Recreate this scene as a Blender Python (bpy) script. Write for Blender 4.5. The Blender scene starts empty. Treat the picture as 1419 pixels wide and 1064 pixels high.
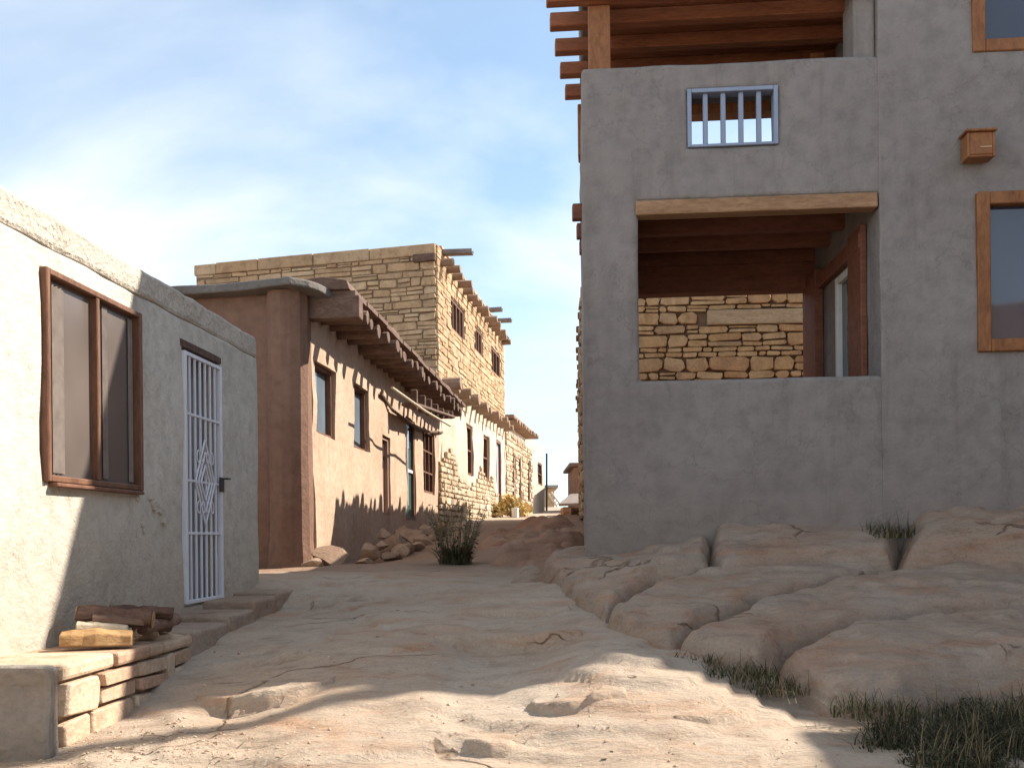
import bpy, bmesh, math, random
import numpy as np
from mathutils import Vector, noise

random.seed(7)
scene = bpy.context.scene
COL = scene.collection

# ------------------------------------------------------------------ camera maths
PW, PH, F, CY, ROLL, EYE = 1419.0, 1064.0, 1380.0, 745.0, 0.010, 1.6
CR, SR = math.cos(ROLL), math.sin(ROLL)


def ray(px, py):
    x, y = px - PW / 2, -(py - CY)
    return (x * CR + y * SR) / F, (-x * SR + y * CR) / F


def at(px, py, Y):
    a, b = ray(px, py)
    return Vector((a * Y, Y, b * Y + EYE))


class Wall:
    """vertical plane through two plan points; u runs p0->p1, o is the offset towards the street side"""

    def __init__(s, p0, p1, side):
        s.p0 = Vector(p0)
        d = Vector(p1) - s.p0
        s.L = d.length
        s.d = d / s.L
        s.n = Vector((-s.d.y, s.d.x)) * side

    def at(s, px, py):
        a, b = ray(px, py)
        # p0 + u d = t (a,1)
        det = s.d.x * -1 - s.d.y * -a
        u = (-s.p0.x * -1 - (-s.p0.y) * -a) / det
        t = s.p0.y + u * s.d.y
        return u, EYE + t * b

    def pt(s, u, z, o=0.0):
        p = s.p0 + s.d * u + s.n * o
        return Vector((p.x, p.y, z))

    def box(s, x0, t0, b0, x1, t1, b1):
        ua, ta = s.at(x0, t0)
        _, ba = s.at(x0, b0)
        ub, tb = s.at(x1, t1)
        _, bb = s.at(x1, b1)
        return min(ua, ub), max(ua, ub), (ba + bb) / 2, (ta + tb) / 2


def fb(x, y, z=0.0, o=4):
    v, a, f = 0.0, 1.0, 1.0
    for i in range(o):
        v += a * noise.noise(Vector((x * f, y * f, z * f + i * 7.3)))
        a *= 0.5
        f *= 2.03
    return v


# ------------------------------------------------------------------ materials
MATS = {}


def nodes(name):
    m = bpy.data.materials.new(name)
    m.use_nodes = True
    nt = m.node_tree
    b = nt.nodes["Principled BSDF"]
    return m, nt, b


def nn(nt, t, **kw):
    n = nt.nodes.new(t)
    for k, v in kw.items():
        setattr(n, k, v)
    return n


def ramp(nt, stops):
    r = nn(nt, "ShaderNodeValToRGB")
    el = r.color_ramp.elements
    while len(el) < len(stops):
        el.new(0.5)
    for e, (p, c) in zip(el, stops):
        e.position = p
        e.color = (c[0], c[1], c[2], 1)
    return r


def noise_node(nt, src, scale, detail=6, rough=0.6, dist=0.0, vec_scale=None):
    n = nn(nt, "ShaderNodeTexNoise")
    n.inputs["Scale"].default_value = scale
    n.inputs["Detail"].default_value = detail
    n.inputs["Roughness"].default_value = rough
    n.inputs["Distortion"].default_value = dist
    if vec_scale:
        m = nn(nt, "ShaderNodeMapping")
        m.inputs["Scale"].default_value = vec_scale
        nt.links.new(src, m.inputs["Vector"])
        src = m.outputs["Vector"]
    nt.links.new(src, n.inputs["Vector"])
    return n


def world_vec(nt):
    return nn(nt, "ShaderNodeNewGeometry").outputs["Position"]


def mixc(nt, fac, a, b, mode="MIX"):
    m = nn(nt, "ShaderNodeMix", data_type="RGBA", blend_type=mode)
    for sock, v in ((0, fac), (6, a), (7, b)):
        if isinstance(v, (int, float)):
            m.inputs[sock].default_value = v
        elif isinstance(v, tuple):
            m.inputs[sock].default_value = (v[0], v[1], v[2], 1)
        else:
            nt.links.new(v, m.inputs[sock])
    return m.outputs[2]


def bump(nt, b, heights, strength=0.5, dist=0.02):
    prev = None
    for h, s, d in heights:
        n = nn(nt, "ShaderNodeBump")
        n.inputs["Strength"].default_value = s
        n.inputs["Distance"].default_value = d
        nt.links.new(h, n.inputs["Height"])
        if prev:
            nt.links.new(prev, n.inputs["Normal"])
        prev = n.outputs["Normal"]
    nt.links.new(prev, b.inputs["Normal"])


def plaster(name, c1, c2, c3, scale=1.2, bs=0.5, fine=45.0, rough=0.92, stain=None, crackle=0.0):
    """hand-laid stucco: broad blotches, small mottling, trowel bumps; optional earth stain near a height"""
    m, nt, b = nodes(name)
    P = world_vec(nt)
    n1 = noise_node(nt, P, scale, 5, 0.65, 0.4)
    n2 = noise_node(nt, P, scale * 9, 4, 0.6)
    n3 = noise_node(nt, P, fine, 3, 0.6)
    r = ramp(nt, [(0.3, c1), (0.52, c2), (0.72, c3)])
    nt.links.new(n1.outputs["Fac"], r.inputs["Fac"])
    dk = ramp(nt, [(0.25, (0.74, 0.74, 0.74)), (0.55, (1, 1, 1)), (0.8, (1.1, 1.09, 1.07))])
    nt.links.new(n2.outputs["Fac"], dk.inputs["Fac"])
    c = mixc(nt, 0.8, r.outputs["Color"], dk.outputs["Color"], "MULTIPLY")
    n5 = noise_node(nt, P, 1.0, 5, 0.65, 0.2, (4.5, 4.5, 0.35))
    stk = ramp(nt, [(0.34, (0.78, 0.76, 0.74)), (0.5, (1, 1, 1)), (0.7, (1.06, 1.06, 1.06))])
    nt.links.new(n5.outputs["Fac"], stk.inputs["Fac"])
    n6 = noise_node(nt, P, 0.45, 3, 0.5, 0.8)
    pm = ramp(nt, [(0.46, (0,) * 3), (0.6, (0.75,) * 3)])
    nt.links.new(n6.outputs["Fac"], pm.inputs["Fac"])
    c = mixc(nt, pm.outputs["Color"], c, mixc(nt, 1.0, c, stk.outputs["Color"], "MULTIPLY"))
    if stain:
        z0, z1, sc, amt = stain
        sx = nn(nt, "ShaderNodeSeparateXYZ")
        nt.links.new(P, sx.inputs[0])
        mr = nn(nt, "ShaderNodeMapRange")
        mr.inputs["From Min"].default_value = z1
        mr.inputs["From Max"].default_value = z0
        nt.links.new(sx.outputs["Z"], mr.inputs["Value"])
        mu = nn(nt, "ShaderNodeMath", operation="MULTIPLY")
        nt.links.new(mr.outputs[0], mu.inputs[0])
        rr = ramp(nt, [(0.3, (0.35,) * 3), (0.7, (1,) * 3)])
        nt.links.new(n1.outputs["Fac"], rr.inputs["Fac"])
        nt.links.new(rr.outputs["Color"], mu.inputs[1])
        m2 = nn(nt, "ShaderNodeMath", operation="MULTIPLY")
        m2.inputs[1].default_value = amt
        nt.links.new(mu.outputs[0], m2.inputs[0])
        c = mixc(nt, m2.outputs[0], c, sc)
    hs = [(n2.outputs["Fac"], bs * 0.8, 0.03), (n3.outputs["Fac"], bs, 0.01)]
    if crackle:
        v = nn(nt, "ShaderNodeTexVoronoi", feature="DISTANCE_TO_EDGE")
        v.inputs["Scale"].default_value = 1.1
        mp = noise_node(nt, P, 2.5, 4, 0.6)
        va = nn(nt, "ShaderNodeVectorMath", operation="ADD")
        vs = nn(nt, "ShaderNodeVectorMath", operation="SCALE")
        vs.inputs["Scale"].default_value = 0.8
        nt.links.new(mp.outputs["Color"], vs.inputs[0])
        nt.links.new(P, va.inputs[0])
        nt.links.new(vs.outputs[0], va.inputs[1])
        nt.links.new(va.outputs[0], v.inputs["Vector"])
        rr = ramp(nt, [(0.0, (0.45,) * 3), (0.012, (1,) * 3)])
        nt.links.new(v.outputs["Distance"], rr.inputs["Fac"])
        c = mixc(nt, crackle, c, rr.outputs["Color"], "MULTIPLY")
    nt.links.new(c, b.inputs["Base Color"])
    b.inputs["Roughness"].default_value = rough
    b.inputs["Specular IOR Level"].default_value = 0.15
    bump(nt, b, hs)
    MATS[name] = m
    return m


def stone_mat(name, cols, bs=0.6, sc=1.0):
    """each stone (mesh island) takes its own tone, with grain and blotches over it"""
    m, nt, b = nodes(name)
    g = nn(nt, "ShaderNodeNewGeometry")
    r = ramp(nt, [(i / max(1, len(cols) - 1), c) for i, c in enumerate(cols)])
    nt.links.new(g.outputs["Random Per Island"], r.inputs["Fac"])
    n1 = noise_node(nt, g.outputs["Position"], 3.5 * sc, 6, 0.65, 0.5)
    n2 = noise_node(nt, g.outputs["Position"], 30 * sc, 4, 0.65)
    dk = ramp(nt, [(0.28, (0.62, 0.58, 0.55)), (0.55, (1, 1, 1)), (0.8, (1.16, 1.1, 1.0))])
    nt.links.new(n1.outputs["Fac"], dk.inputs["Fac"])
    d2 = ramp(nt, [(0.3, (0.8, 0.78, 0.76)), (0.6, (1.05, 1.05, 1.05))])
    nt.links.new(n2.outputs["Fac"], d2.inputs["Fac"])
    c = mixc(nt, 1.0, r.outputs["Color"], dk.outputs["Color"], "MULTIPLY")
    c = mixc(nt, 1.0, c, d2.outputs["Color"], "MULTIPLY")
    nt.links.new(c, b.inputs["Base Color"])
    b.inputs["Roughness"].default_value = 0.95
    b.inputs["Specular IOR Level"].default_value = 0.12
    bump(nt, b, [(n1.outputs["Fac"], bs, 0.04), (n2.outputs["Fac"], bs, 0.012)])
    MATS[name] = m
    return m


def sandstone(name, c1, c2, c3, crack=0.7, lichen=0.0):
    """weathered bedrock: pale flats, pink iron bands, thin wandering cracks, flaky grain"""
    m, nt, b = nodes(name)
    P = world_vec(nt)
    n1 = noise_node(nt, P, 0.9, 7, 0.62, 0.6)
    n2 = noise_node(nt, P, 5.0, 8, 0.7, 0.3, (0.7, 1.6, 2.0))
    n3 = noise_node(nt, P, 55, 5, 0.7)
    n4 = noise_node(nt, P, 1.7, 6, 0.6, 1.2, (0.5, 1.3, 3.0))
    r = ramp(nt, [(0.3, c2), (0.5, c1), (0.7, c3)])
    nt.links.new(n1.outputs["Fac"], r.inputs["Fac"])
    dk = ramp(nt, [(0.28, (0.66, 0.6, 0.56)), (0.48, (1, 1, 1)), (0.75, (1.1, 1.08, 1.05))])
    nt.links.new(n2.outputs["Fac"], dk.inputs["Fac"])
    c = mixc(nt, 0.9, r.outputs["Color"], dk.outputs["Color"], "MULTIPLY")
    pk = ramp(nt, [(0.52, (1, 1, 1)), (0.66, (1.0, 0.8, 0.68))])
    nt.links.new(n4.outputs["Fac"], pk.inputs["Fac"])
    c = mixc(nt, 0.8, c, pk.outputs["Color"], "MULTIPLY")
    # sparse long cracks between large warped cells, broken up by a mask
    wv = noise_node(nt, P, 1.3, 4, 0.55)
    vs = nn(nt, "ShaderNodeVectorMath", operation="SCALE")
    vs.inputs["Scale"].default_value = 0.9
    nt.links.new(wv.outputs["Color"], vs.inputs[0])
    va = nn(nt, "ShaderNodeVectorMath", operation="ADD")
    nt.links.new(P, va.inputs[0])
    nt.links.new(vs.outputs[0], va.inputs[1])
    mpv = nn(nt, "ShaderNodeMapping")
    mpv.inputs["Scale"].default_value = (0.35, 0.8, 0.3)
    mpv.inputs["Rotation"].default_value = (0, 0, 0.35)
    nt.links.new(va.outputs[0], mpv.inputs["Vector"])
    vo = nn(nt, "ShaderNodeTexVoronoi", feature="DISTANCE_TO_EDGE")
    vo.inputs["Scale"].default_value = 1.3
    nt.links.new(mpv.outputs[0], vo.inputs["Vector"])
    br = noise_node(nt, P, 1.1, 3, 0.5)
    brr = ramp(nt, [(0.46, (0.03,) * 3), (0.56, (0.0,) * 3)])
    nt.links.new(br.outputs["Fac"], brr.inputs["Fac"])
    sm = nn(nt, "ShaderNodeMath", operation="ADD")
    nt.links.new(vo.outputs["Distance"], sm.inputs[0])
    nt.links.new(brr.outputs["Color"], sm.inputs[1])
    ck = ramp(nt, [(0.0, (0.0,) * 3), (0.011, (1,) * 3)])
    nt.links.new(sm.outputs[0], ck.inputs["Fac"])
    cc = mixc(nt, ck.outputs["Color"], (0.45, 0.36, 0.3), (1, 1, 1))
    c = mixc(nt, crack, c, cc, "MULTIPLY")
    d3 = ramp(nt, [(0.3, (0.84, 0.82, 0.8)), (0.62, (1.06, 1.06, 1.05))])
    nt.links.new(n3.outputs["Fac"], d3.inputs["Fac"])
    c = mixc(nt, 1.0, c, d3.outputs["Color"], "MULTIPLY")
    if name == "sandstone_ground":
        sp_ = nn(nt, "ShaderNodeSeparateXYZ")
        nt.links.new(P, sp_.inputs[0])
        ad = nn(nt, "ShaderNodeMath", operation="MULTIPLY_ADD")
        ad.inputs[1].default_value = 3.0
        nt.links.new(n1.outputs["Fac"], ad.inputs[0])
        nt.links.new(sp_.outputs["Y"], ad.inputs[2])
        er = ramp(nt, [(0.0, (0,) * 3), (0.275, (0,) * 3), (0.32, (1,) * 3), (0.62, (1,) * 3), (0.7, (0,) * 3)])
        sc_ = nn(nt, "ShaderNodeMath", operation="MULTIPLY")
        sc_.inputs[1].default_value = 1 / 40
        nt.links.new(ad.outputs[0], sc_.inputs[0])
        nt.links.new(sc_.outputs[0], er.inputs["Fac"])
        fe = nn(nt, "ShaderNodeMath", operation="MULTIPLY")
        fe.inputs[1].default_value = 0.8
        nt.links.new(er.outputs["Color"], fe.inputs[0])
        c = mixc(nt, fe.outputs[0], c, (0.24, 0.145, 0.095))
    if lichen:
        nl = noise_node(nt, P, 2.4, 8, 0.75, 0.2)
        lr = ramp(nt, [(0.55, (0,) * 3), (0.66, (lichen,) * 3)])
        nt.links.new(nl.outputs["Fac"], lr.inputs["Fac"])
        c = mixc(nt, lr.outputs["Color"], c, (0.2, 0.19, 0.17))
    nt.links.new(c, b.inputs["Base Color"])
    b.inputs["Roughness"].default_value = 0.95
    b.inputs["Specular IOR Level"].default_value = 0.1
    bump(nt, b, [(n2.outputs["Fac"], 0.75, 0.05), (ck.outputs["Color"], 0.8, 0.02), (n3.outputs["Fac"], 0.45, 0.008)])
    MATS[name] = m
    return m


def wood(name, c1, c2, rough=0.7, stretch=(3, 3, 3), gr=0.5):
    m, nt, b = nodes(name)
    tc = nn(nt, "ShaderNodeTexCoord")
    n1 = noise_node(nt, tc.outputs["Object"], 2.0, 5, 0.6, 0.3, stretch)
    n2 = noise_node(nt, tc.outputs["Object"], 9.0, 6, 0.7, 0.2, stretch)
    r = ramp(nt, [(0.32, c1), (0.68, c2)])
    nt.links.new(n1.outputs["Fac"], r.inputs["Fac"])
    dk = ramp(nt, [(0.3, (0.55, 0.52, 0.5)), (0.55, (1, 1, 1)), (0.8, (1.15, 1.12, 1.08))])
    nt.links.new(n2.outputs["Fac"], dk.inputs["Fac"])
    c = mixc(nt, 0.8, r.outputs["Color"], dk.outputs["Color"], "MULTIPLY")
    nt.links.new(c, b.inputs["Base Color"])
    b.inputs["Roughness"].default_value = rough
    b.inputs["Specular IOR Level"].default_value = 0.25
    bump(nt, b, [(n2.outputs["Fac"], gr, 0.01)])
    MATS[name] = m
    return m


def simple(name, c, rough=0.6, metal=0.0, spec=0.5, var=0.15, sc=6.0):
    m, nt, b = nodes(name)
    n1 = noise_node(nt, world_vec(nt), sc, 5, 0.65)
    lo = tuple(v * (1 - var) for v in c)
    hi = tuple(min(1, v * (1 + var)) for v in c)
    r = ramp(nt, [(0.3, lo), (0.7, hi)])
    nt.links.new(n1.outputs["Fac"], r.inputs["Fac"])
    nt.links.new(r.outputs["Color"], b.inputs["Base Color"])
    b.inputs["Roughness"].default_value = rough
    b.inputs["Metallic"].default_value = metal
    b.inputs["Specular IOR Level"].default_value = spec
    MATS[name] = m
    return m


def glass(name, c, rough=0.04, spec=0.8, wav=0.08):
    m, nt, b = nodes(name)
    n1 = noise_node(nt, world_vec(nt), 1.3, 2, 0.5)
    r = ramp(nt, [(0.35, tuple(v * 0.7 for v in c)), (0.65, c)])
    nt.links.new(n1.outputs["Fac"], r.inputs["Fac"])
    nt.links.new(r.outputs["Color"], b.inputs["Base Color"])
    b.inputs["Roughness"].default_value = rough
    b.inputs["Specular IOR Level"].default_value = spec
    bump(nt, b, [(n1.outputs["Fac"], wav, 0.02)])
    MATS[name] = m
    return m


def leafy(name, cols, rough=0.8):
    m, nt, b = nodes(name)
    g = nn(nt, "ShaderNodeNewGeometry")
    r = ramp(nt, [(i / max(1, len(cols) - 1), c) for i, c in enumerate(cols)])
    nt.links.new(g.outputs["Random Per Island"], r.inputs["Fac"])
    nt.links.new(r.outputs["Color"], b.inputs["Base Color"])
    b.inputs["Roughness"].default_value = rough
    b.inputs["Specular IOR Level"].default_value = 0.2
    MATS[name] = m
    return m


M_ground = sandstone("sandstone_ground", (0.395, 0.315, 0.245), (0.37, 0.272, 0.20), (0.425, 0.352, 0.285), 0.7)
M_rock = sandstone("sandstone_slab", (0.345, 0.262, 0.20), (0.325, 0.218, 0.158), (0.365, 0.295, 0.24), 0.75, 0.4)
M_rock_red = sandstone("sandstone_red", (0.33, 0.205, 0.14), (0.29, 0.16, 0.105), (0.36, 0.25, 0.18), 0.6)
M_rubble = stone_mat("rubble_stone", [(0.30, 0.19, 0.13), (0.40, 0.29, 0.2), (0.25, 0.15, 0.1), (0.44, 0.33, 0.24)])
M_grey = plaster("grey_stucco", (0.212, 0.187, 0.171), (0.242, 0.216, 0.2), (0.262, 0.236, 0.22), 0.8, 0.6, 38, stain=(1.3, 2.3, (0.24, 0.185, 0.14), 0.55), crackle=0.3)
M_white = plaster("white_stucco", (0.45, 0.412, 0.352), (0.515, 0.478, 0.414), (0.548, 0.512, 0.448), 1.0, 0.7, 50,
                  stain=(0.9, 2.1, (0.34, 0.25, 0.17), 0.9), crackle=0.25)
M_parapet = plaster("rough_parapet_stucco", (0.42, 0.365, 0.30), (0.48, 0.425, 0.355), (0.52, 0.465, 0.395), 3.0, 1.0, 28)
M_adobe = plaster("brown_adobe", (0.41, 0.285, 0.20), (0.45, 0.32, 0.23), (0.48, 0.35, 0.26), 1.1, 0.6, 42)
M_adobe_dark_shaded = plaster("dark_shaded_adobe", (0.165, 0.092, 0.065), (0.195, 0.113, 0.08), (0.22, 0.132, 0.094), 1.1, 0.6, 42)  # darker copy of the brown adobe; shade painted in for pier and side wall
M_cap = plaster("grey_roof_cap", (0.22, 0.195, 0.17), (0.26, 0.23, 0.2), (0.3, 0.265, 0.23), 2.0, 0.7, 30)
M_darkcap = plaster("dark_mud_coping", (0.13, 0.11, 0.098), (0.16, 0.14, 0.125), (0.19, 0.165, 0.15), 2.0, 0.7, 30)
M_cream = plaster("cream_plaster", (0.47, 0.37, 0.27), (0.54, 0.45, 0.35), (0.58, 0.5, 0.40), 1.4, 0.8, 25)
M_mortar = plaster("mud_mortar", (0.18, 0.115, 0.07), (0.23, 0.15, 0.095), (0.28, 0.19, 0.12), 2.5, 0.8, 35)
M_mortar_pale = plaster("pale_mortar", (0.42, 0.32, 0.22), (0.5, 0.4, 0.29), (0.54, 0.44, 0.33), 2.5, 0.8, 30)
M_stone = stone_mat("tan_masonry", [(0.43, 0.285, 0.165), (0.48, 0.335, 0.205), (0.41, 0.265, 0.155), (0.51, 0.37, 0.235), (0.37, 0.25, 0.155), (0.48, 0.31, 0.18)])
M_stone_warm = stone_mat("warm_rubble", [(0.46, 0.29, 0.145), (0.54, 0.36, 0.19), (0.48, 0.29, 0.15), (0.57, 0.4, 0.23), (0.43, 0.28, 0.155)])
M_stone_pale = stone_mat("pale_masonry", [(0.46, 0.35, 0.24), (0.54, 0.43, 0.31), (0.43, 0.31, 0.2), (0.57, 0.47, 0.35)])
M_brick = stone_mat("bench_stone", [(0.42, 0.30, 0.21), (0.52, 0.41, 0.30), (0.40, 0.25, 0.17), (0.55, 0.45, 0.34)])
M_orange = wood("stained_pine", (0.22, 0.088, 0.034), (0.31, 0.135, 0.055), 0.55, (3, 3, 1.2))
M_redwood = wood("red_brown_joist", (0.15, 0.055, 0.033), (0.21, 0.083, 0.048), 0.65, (1.0, 4, 4))
M_deckwood = wood("red_ceiling_board", (0.11, 0.038, 0.024), (0.17, 0.062, 0.034), 0.65, (1.0, 9, 9))
M_upper_lit = wood("lit_red_ceiling", (0.23, 0.08, 0.038), (0.33, 0.125, 0.06), 0.65, (1.0, 6, 6))  # brighter copy of the ceiling wood; bounced light painted into the upper porch
M_lintel = wood("worn_pine_lintel", (0.27, 0.15, 0.075), (0.38, 0.225, 0.125), 0.6, (1.2, 6, 6))
M_viga = wood("weathered_viga", (0.12, 0.07, 0.05), (0.2, 0.128, 0.094), 0.85, (2, 5, 5), 0.8)
M_vigatan = wood("tan_viga", (0.22, 0.14, 0.095), (0.33, 0.23, 0.16), 0.85, (2, 5, 5), 0.8)  # lighter tan than the canopy vigas
M_greywood = wood("grey_plank", (0.17, 0.135, 0.12), (0.26, 0.215, 0.19), 0.85, (2, 5, 5), 0.8)
M_tanwood = wood("tan_lintel_wood", (0.40, 0.28, 0.16), (0.52, 0.38, 0.24), 0.8, (1.5, 4, 7), 0.8)
M_winwood = wood("brown_window_wood", (0.125, 0.058, 0.034), (0.21, 0.102, 0.06), 0.6, (4, 4, 1))
M_palewood = wood("pale_pole_wood", (0.5, 0.4, 0.28), (0.6, 0.5, 0.37), 0.8)
M_bark = wood("dark_bark", (0.09, 0.05, 0.038), (0.17, 0.105, 0.08), 0.95, (3, 8, 8), 1.0)
M_split = wood("split_pine", (0.36, 0.195, 0.08), (0.48, 0.31, 0.145), 0.8, (1.5, 7, 7), 0.8)
M_white_metal = simple("white_painted_iron", (0.62, 0.62, 0.66), 0.45, 0, 0.5, 0.06)
M_dark_metal = simple("dark_iron", (0.05, 0.045, 0.045), 0.5, 0.4)
M_blue_metal = simple("blue_grey_bar", (0.23, 0.27, 0.36), 0.5, 0, 0.5, 0.1)
M_white_paint = simple("white_door_paint", (0.62, 0.62, 0.6), 0.5, 0, 0.4, 0.08)
M_green = simple("green_door_paint", (0.022, 0.06, 0.05), 0.5, 0, 0.5, 0.25)
M_greydoor = simple("grey_door_paint", (0.26, 0.26, 0.29), 0.6, 0, 0.4, 0.12)
M_brownpaint = simple("brown_door_paint", (0.30, 0.19, 0.14), 0.7, 0, 0.3, 0.15)
M_glass = glass("dark_glass", (0.035, 0.04, 0.07), 0.04, 0.9, 0.3)
M_glass_brown = glass("brown_glass", (0.06, 0.045, 0.04), 0.08, 0.6)
M_glass_blue = glass("blue_grey_glass", (0.16, 0.2, 0.24), 0.06, 0.8)
M_screen = glass("insect_screen", (0.15, 0.12, 0.105), 0.22, 0.6, 0.1)
M_curtain = simple("faded_curtain", (0.185, 0.152, 0.132), 0.9, 0, 0.1, 0.2, 9.0)
M_inside = simple("dark_interior", (0.03, 0.025, 0.022), 0.9, 0, 0.1)
M_grass = leafy("dry_green_grass", [(0.035, 0.045, 0.018), (0.065, 0.068, 0.03), (0.05, 0.055, 0.028), (0.13, 0.10, 0.05), (0.2, 0.15, 0.085)])
M_straw = leafy("straw", [(0.32, 0.24, 0.12), (0.45, 0.36, 0.2), (0.25, 0.17, 0.09)])
M_weed = leafy("dark_weed_leaf", [(0.025, 0.032, 0.016), (0.035, 0.042, 0.02), (0.055, 0.055, 0.028), (0.08, 0.062, 0.035)])
M_strawdim = leafy("dead_stem", [(0.12, 0.09, 0.05), (0.2, 0.15, 0.085), (0.08, 0.055, 0.035)])
M_bush = leafy("olive_bush", [(0.06, 0.06, 0.028), (0.09, 0.08, 0.04), (0.05, 0.055, 0.028), (0.13, 0.10, 0.055)])
M_stalk = leafy("dull_stalk", [(0.17, 0.135, 0.08), (0.24, 0.19, 0.11), (0.12, 0.09, 0.055)])
M_gold = leafy("golden_shrub_leaf", [(0.62, 0.46, 0.16), (0.55, 0.42, 0.15), (0.62, 0.38, 0.16), (0.42, 0.4, 0.16)])

# ------------------------------------------------------------------ object helpers


def wloc(o):
    v = Vector((0, 0, 0))
    while o:
        v += o.location
        o = o.parent
    return v


def thing(name, label, cat, loc=(0, 0, 0), group=None):
    o = bpy.data.objects.new(name, None)
    o.empty_display_size = 0.2
    COL.objects.link(o)
    o.location = loc
    o["label"] = label
    o["category"] = cat
    if group:
        o["group"] = group
    return o


class MB:
    def __init__(s):
        s.v, s.f = [], []

    def add(s, pts, faces):
        k = len(s.v)
        s.v += [tuple(p) for p in pts]
        s.f += [tuple(i + k for i in f) for f in faces]

    def box8(s, p):
        """8 points: bottom ring 0-3, top ring 4-7"""
        s.add(p, [(3, 2, 1, 0), (4, 5, 6, 7), (0, 1, 5, 4), (1, 2, 6, 5), (2, 3, 7, 6), (3, 0, 4, 7)])

    def wbox(s, W, u0, u1, z0, z1, o0, o1):
        s.box8([W.pt(u0, z0, o0), W.pt(u1, z0, o0), W.pt(u1, z0, o1), W.pt(u0, z0, o1),
                W.pt(u0, z1, o0), W.pt(u1, z1, o0), W.pt(u1, z1, o1), W.pt(u0, z1, o1)])

    def box(s, x0, x1, y0, y1, z0, z1):
        s.box8([(x0, y0, z0), (x1, y0, z0), (x1, y1, z0), (x0, y1, z0), (x0, y0, z1), (x1, y0, z1), (x1, y1, z1), (x0, y1, z1)])

    def beam(s, a, b, w, h, jit=0.0, segs=1):
        a, b = Vector(a), Vector(b)
        d = (b - a).normalized()
        up = Vector((0, 0, 1)) if abs(d.z) < 0.95 else Vector((0, 1, 0))
        sd = d.cross(up).normalized()
        up = sd.cross(d).normalized()
        rings = []
        for i in range(segs + 1):
            p = a.lerp(b, i / segs)
            jw = 1 + random.uniform(-jit, jit)
            jh = 1 + random.uniform(-jit, jit)
            rings.append([p + sd * (w / 2 * sx * jw) + up * (h / 2 * sz * jh) for sx, sz in ((-1, -1), (1, -1), (1, 1), (-1, 1))])
        s.loft(rings)

    def loft(s, rings, cap=True):
        n = len(rings[0])
        k = len(s.v)
        for r in rings:
            s.v += [tuple(p) for p in r]
        for i in range(len(rings) - 1):
            for j in range(n):
                a, b = k + i * n + j, k + i * n + (j + 1) % n
                s.f.append((a, b, b + n, a + n))
        if cap:
            s.f.append(tuple(k + j for j in reversed(range(n))))
            s.f.append(tuple(k + (len(rings) - 1) * n + j for j in range(n)))

    def tube(s, pts, rad, sides=8, jit=0.0, squash=1.0):
        pts = [Vector(p) for p in pts]
        rings = []
        ref = Vector((0, 0, 1))
        ph = random.uniform(0, 6)
        jj = [1 + random.uniform(-jit, jit) for _ in range(sides)]
        for i, p in enumerate(pts):
            d = (pts[min(i + 1, len(pts) - 1)] - pts[max(i - 1, 0)]).normalized()
            r0 = ref if abs(d.dot(ref)) < 0.95 else Vector((1, 0, 0))
            sd = d.cross(r0).normalized()
            up = sd.cross(d)
            r = rad[i] if isinstance(rad, (list, tuple)) else rad
            ring = []
            for j in range(sides):
                t = ph + 2 * math.pi * j / sides
                q = r * jj[j] * (1 + random.uniform(-jit, jit) * 0.4)
                ring.append(p + sd * math.cos(t) * q + up * math.sin(t) * q * squash)
            rings.append(ring)
        s.loft(rings)

    def stone(s, W, u0, u1, z0, z1, o, pro, gap=0.012, rnd=0.25, jit=0.05):
        """one dressed stone standing proud of plane o"""
        u0 += gap * random.uniform(0.6, 1.4)
        u1 -= gap * random.uniform(0.6, 1.4)
        z0 += gap * random.uniform(0.6, 1.4)
        z1 -= gap * random.uniform(0.6, 1.4)
        w, h = u1 - u0, z1 - z0
        if w < 0.02 or h < 0.02:
            return
        c = min(w, h)
        tl = random.uniform(-1, 1) * min(jit * 0.7, 0.25 * h / w)
        out = []
        for cu, cz, su, sz in ((u0, z0, 1, 1), (u1, z0, -1, 1), (u1, z1, -1, -1), (u0, z1, 1, -1)):
            a, b = c * rnd * random.uniform(0.3, 1.2), c * rnd * random.uniform(0.3, 1.2)
            p1, p2 = (cu + su * a, cz), (cu, cz + sz * b)
            out += [p2, p1] if (su, sz) in ((1, 1), (-1, -1)) else [p1, p2]
        out = [(u + random.uniform(-1, 1) * c * jit, z + random.uniform(-1, 1) * c * jit + tl * (u - (u0 + u1) / 2)) for u, z in out]
        cu, cz = (u0 + u1) / 2, (z0 + z1) / 2
        t1, t2 = random.uniform(-1, 1) * pro * 0.35, random.uniform(-1, 1) * pro * 0.35
        ins = min(0.022, c * 0.1)

        def inset(k, oo):
            r = []
            for u, z in out:
                du, dz = cu - u, cz - z
                l = math.hypot(du, dz) or 1
                r.append(W.pt(u + du / l * k, z + dz / l * k, oo + (t1 * (u - cu) / max(w, 0.01) + t2 * (z - cz) / max(h, .01)) * (1 if oo > o else 0)))
            return r
        rings = [inset(0, o - 0.03), inset(ins * 0.15, o + pro * 0.6), inset(ins, o + pro)]
        n = len(out)
        k = len(s.v)
        for r in rings:
            s.v += [tuple(p) for p in r]
        for i in range(2):
            for j in range(n):
                a, b = k + i * n + j, k + i * n + (j + 1) % n
                s.f.append((a, b, b + n, a + n))
        s.f.append(tuple(k + 2 * n + j for j in range(n)))

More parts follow.
